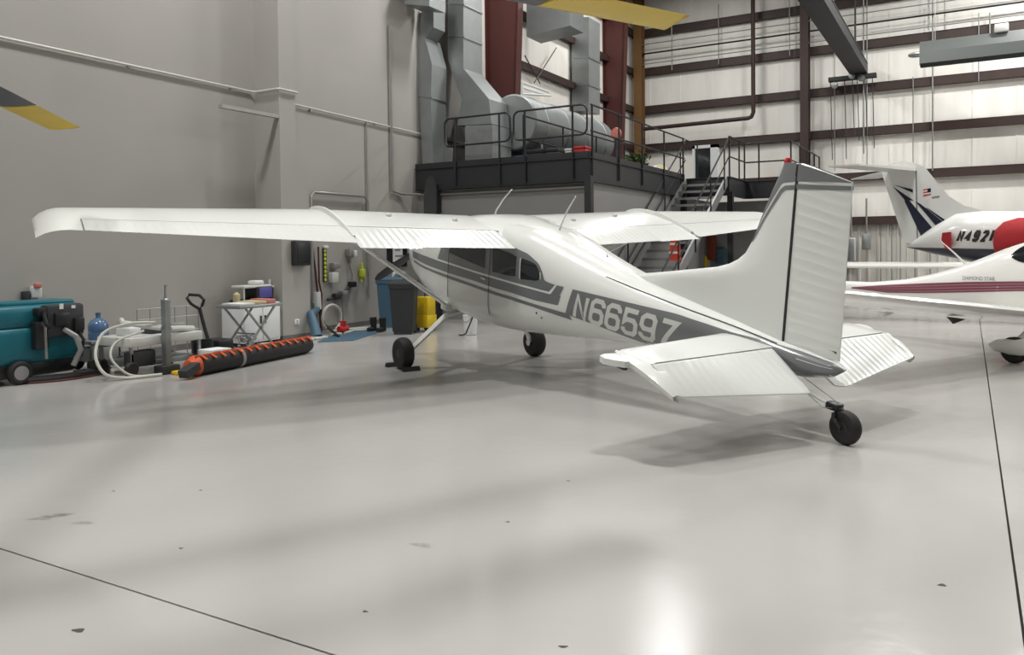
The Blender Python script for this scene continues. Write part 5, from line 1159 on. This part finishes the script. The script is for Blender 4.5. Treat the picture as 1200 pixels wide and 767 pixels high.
wall_tool('valve_manifold', 'dark pipe manifold with valves low on the grey wall', 'valve', [(384, 351), (396, 348), (404, 341), (410, 336)], M_CHAR, .03, [((394, 347), (.18, .12), M_CHAR, 'valve'), ((402, 343), (.16, .1), M_GPIPE, 'valve'), ((390, 325), (.2, .22), M_LGREY, 'gauge_box'), ((392, 311), (.22, .12), M_GPIPE, 'regulator')])
for k, px in enumerate((396, 402)): wall_tool('drop_pipe', ('first', 'second')[k] + ' thin grey drop pipe under the valve manifold, counted from the pillar', 'pipe', [(px, 348), (px, 378)], M_GPIPE, .016)
t = wall_tool('standing_tool', 'blue-grey long-handled tool with a white sleeve standing by the pillar', 'tool', [(371, 342), (372, 362)], M_WPL, .08)
c = V(372, 397, z=0)
MB().rbox((c[0] - .16, c[1] - .15, 0), (c[0] + .12, c[1] + .17, .05), .02).build('base', M_LGREY, t); MB().tube([(c[0], c[1], .04), (c[0] - .25, c[1] + .1, .45), tuple(W_(372, 362))], [.10, .08, .06], 12).build('body', M_BLUE, t)
MB().tube([tuple(W_(375, 366)), tuple(W_(380, 380)), (c[0] + .2, c[1] + .35, .02)], .03, 8).build('hose', M_BLK, t)
# mat, hoses and reel on the floor
m0 = [V(px, py, z=.0) for px, py in ((372, 401), (415, 399), (452, 387), (436, 384), (395, 390))]
tag(MB().prism([(p[0], p[1], 0) for p in m0], (0, 0, .012)).build('blue_mat', M_BLUE), 'flat blue mat on the floor between the pillar and the bins', 'mat')
def loop(c, r, n=22, tilt=0): return [(c[0] + r * math.cos(a) * tilt, c[1] + r * math.cos(a), c[2] + r * math.sin(a)) for a in (2 * PI * k / n for k in range(n))]
c = V(389, 379, x=XW + .35)
tag(MB().tube([(c[0], c[1] + .27 * math.cos(a), .035 + .26 + .26 * math.sin(a)) for a in np.linspace(-1.2, PI + 1.2, 24)], .028, 8).build('white_hose_loop', M_HOSE), 'white hose standing in a loop against the wall', 'hose')
c = V(402, 391, z=0)
t = thing('red_valve', 'red valve coupling with hose ends on the floor mat', 'valve', (c[0], c[1], 0))
MB().cyl((c[0], c[1], .012), (c[0], c[1], .22), .05, n=12).build('body', M_RED2, t); MB().tube([(c[0], c[1] - .12, .1), (c[0], c[1] + .12, .1)], .06, 10).build('coupling', M_RED2, t); MB().bar((c[0] - .08, c[1], .24), (c[0] + .08, c[1], .24), .04, .03).build('lever', M_RED2, t)
for k, pts in enumerate((((388, 392), (396, 391), (401, 391)), ((404, 390), (415, 387), (432, 386)), ((388, 388), (400, 386), (431, 384)))):
    q = [V(px, py, z=.03) for px, py in pts]; tag(MB().tube([tuple(p) for p in q], .025, 8).build('floor_hose', M_HOSE), ('short pale hose from the loop to the red valve', 'pale hose running from the red valve to the bins', 'pale hose along the foot of the wall')[k], 'hose')
# bins
def wheelie(name, lab, px0, px1, pyb, m, hgt):
    a, b = V(px0, pyb, z=0), V(px1, pyb, z=0); c = (a + b) / 2; wd = np.linalg.norm(b - a) * .80; e = (b - a) / np.linalg.norm(b - a); f = np.array([-e[1], e[0], 0])
    t = thing(name, lab, 'bin', c)
    def Q(u, v, z): p = c + e * u * wd / 2 + f * (v + 1) * wd * .36; return (p[0], p[1], z)
    lo, hi = .80, 1.0
    MB().hexa([Q(-lo, -lo, .05), Q(lo, -lo, .05), Q(lo, lo, .05), Q(-lo, lo, .05), Q(-hi, -hi, hgt), Q(hi, -hi, hgt), Q(hi, hi, hgt), Q(-hi, hi, hgt)]).build('body', m, t, sharp=.2)
    MB().hexa([Q(-1.06, -1.06, hgt - .08), Q(1.06, -1.06, hgt - .08), Q(1.06, 1.06, hgt - .08), Q(-1.06, 1.06, hgt - .08), Q(-1.06, -1.06, hgt), Q(1.06, -1.06, hgt), Q(1.06, 1.06, hgt), Q(-1.06, 1.06, hgt)]).build('rim', m, t, sharp=.2)
    MB().hexa([Q(-1.08, -1.1, hgt), Q(1.08, -1.1, hgt), Q(1.08, 1.06, hgt + .0), Q(-1.08, 1.06, hgt + .0), Q(-1.0, -1.0, hgt + .05), Q(1.0, -1.0, hgt + .05), Q(1.0, 1.0, hgt + .07), Q(-1.0, 1.0, hgt + .07)]).build('lid', m, t, sharp=.2)
    for s in (-1, 1): MB().lathe([(.02, -.03), (.09, -.03), (.1, 0), (.09, .03), (.02, .03)], Q(s * .7, .95, .1), tuple(e), 16).build('wheel', M_BLACK, t)
    for v in (-.7,): MB().bar(Q(-.7, v, 0), Q(.7, v, 0.0), .05, .1).build('foot', m, t)
    return t
wheelie('blue_bin', 'large blue-grey bin by the wall behind the black bin', 438, 476, 384, M_BLUE, 1.02)
wheelie('black_bin', 'tall black bin in front of the blue bin, under the wing strut', 453, 490, 392, M_CHAR, .98)
c = V(443, 388, z=0)
t = thing('rubber_boots', 'pair of black rubber boots standing beside the blue bin', 'boots', c)
for k, dx in enumerate((-.12, .12)): MB().tube([(c[0] + dx, c[1], .28), (c[0] + dx, c[1] + .01, .06)], [.075, .06], 10).tube([(c[0] + dx + .0, c[1] + .05, .05), (c[0] + dx + .04, c[1] - .2, .045)], [.05, .045], 10).build('boot', M_BLACK, t)
p = V(461, 321, z=1.1)
bb = bpy.data.objects['blue_bin'].location
tag(blob((bb.x + .05, bb.y + .22, 1.13), (.2, .12, .05), 40, 9, .09).build('bin_rags', M_PAPER, fix=False), 'white and pinkish rags piled on the lid of the blue bin', 'rags')
a, b = V(490, 388, z=0), V(508, 388, z=0); c = (a + b) / 2
t = thing('mop_bucket', 'yellow mop bucket with wringer beside the black bin', 'bucket', c)
MB().rbox((c[0] - .17, c[1] - .12, .08), (c[0] + .13, c[1] + .22, .34), .03).build('tub', M_YPL, t)
MB().rbox((c[0] - .165, c[1] - .10, .33), (c[0] + .125, c[1] + .18, .70), .02).build('wringer', M_YPL, t)
MB().tube([(c[0] - .02, c[1], .6), (c[0] - .06, c[1] + .1, .95)], .018, 8).build('handle', M_CHAR, t)
for dx in (-.13, .09):
    for dy in (-.08, .18): MB().lathe([(.01, -.02), (.035, -.02), (.04, 0), (.035, .02), (.01, .02)], (c[0] + dx, c[1] + dy, .042), (1, 0, 0), 12).cyl((c[0] + dx, c[1] + dy, .04), (c[0] + dx, c[1] + dy, .1), .012, n=6).build('caster', M_CHAR, t)
p0, p1 = V(455, 284, x=XW + .05), V(478, 312, x=XW + .05)
t = thing('notice_board', 'black framed notice board with a white sheet on the wall under the wing', 'notice board', (XW + .03, (p0[1] + p1[1]) / 2, p1[2]))
MB().box((XW + .004, p0[1], p1[2]), (XW + .03, p1[1], p0[2] + .25)).build('board', M_BLK, t); MB().box((XW + .03, p0[1] + .18, p1[2] + .12), (XW + .036, p1[1] - .18, p0[2] + .2)).build('sheet', M_PAPER, t)
for k in range(3): MB().box((XW + .036, p0[1] + .26, p0[2] - .05 - .14 * k), (XW + .038, p0[1] + .26 + (.3, .2, .34)[k], p0[2] - .01 - .14 * k)).build('print_block', M_GPIPE, t)
# white oil bucket under the belly
c = V(551.5, 392, z=0)
t = thing('white_bucket', 'white plastic bucket on the floor under the airplane belly', 'bucket', c)
MB().lathe([(.11, 0), (.118, .01), (.14, .36), (.148, .365), (.148, .385), (.135, .385), (.112, .02), (0, .02)], tuple(c), n=26).build('pail', M_WPL, t)
MB().tube([(c[0] + .14 * math.cos(a), c[1] + .14 * math.sin(a), .37 - .12 * math.sin((a - 3.4) / 2.2 * PI)) for a in np.linspace(3.4, 5.6, 9)], .006, 6).build('bail', M_STEEL, t)
c2 = V(543, 392.5, z=.01)
tag(MB().tube([(c[0] + .14, c[1] - .1, .4), (c[0] + .12, c[1] - .19, .25), (c[0] + .02, c[1] - .2, .04), (c2[0], c2[1] - .06, .014), (c2[0] - .08, c2[1] - .02, .014)], .014, 8).build('drain_hose', M_BLK), 'thin black drain hose hanging beside the white bucket', 'hose')
# ---------------------------------------------------------------- things hung around the stair foot
struct(MB().box((-6.9, 24.3, 0), (-4.5, 24.42, 3.0)), 'wall_mezzanine_end', M_DRY2)
p = V(790, 290, y=18.0)
t = thing('safety_vest', 'orange-red safety vest with pale bands hanging under the staircase', 'vest', tuple(p))
zt = p[2] + .30; w_ = .14
MB().hexa([(p[0] - w_, 18.0, p[2] - .3), (p[0] + w_, 18.0, p[2] - .3), (p[0] + w_, 18.12, p[2] - .3), (p[0] - w_, 18.12, p[2] - .3), (p[0] - .07, 18.0, zt), (p[0] + .07, 18.0, zt), (p[0] + .07, 18.1, zt), (p[0] - .07, 18.1, zt)]).build('cloth', M_VEST, t)
for z in (-.14, .06):
    k = 1 - (z + .3) / .6 * .5; MB().box((p[0] - w_ * k - .004, 17.988, p[2] + z), (p[0] + w_ * k + .004, 18.0, p[2] + z + .05)).build('band', M_PAPER, t)
MB().tube([(p[0], 18.05, zt - .02), (p[0], 18.05, zt + .08), (p[0] + .02, 18.05, zt + .3)], .01, 6).build('hook', M_STEEL, t)
for (px, py, w_, h_, m_, lab, nm, cat) in ((834, 290, .30, .75, mat('rust_cloth', rgb(128, 62, 42), .85), 'orange-brown jacket hanging on the room wall behind the staircase', 'orange_jacket', 'jacket'), (822, 306, .4, .35, M_YPL, 'yellow bag hanging low on the room wall behind the staircase', 'yellow_bag', 'bag'), (845, 300, .3, .5, M_BLUE, 'blue bag hanging on the room wall behind the staircase', 'blue_bag', 'bag')):
    p = V(px, py, y=24.2); t = thing(nm, lab, cat, (p[0], 24.25, p[2] - h_ / 2))
    MB().rbox((p[0] - w_ / 2, 24.14, p[2] - h_ / 2), (p[0] + w_ / 2, 24.29, p[2] + h_ / 2), .05).build('cloth', m_, t); MB().cyl((p[0], 24.3, p[2] + h_ / 2), (p[0], 24.22, p[2] + h_ / 2 + .05), .015, n=6).build('peg', M_STEEL, t)
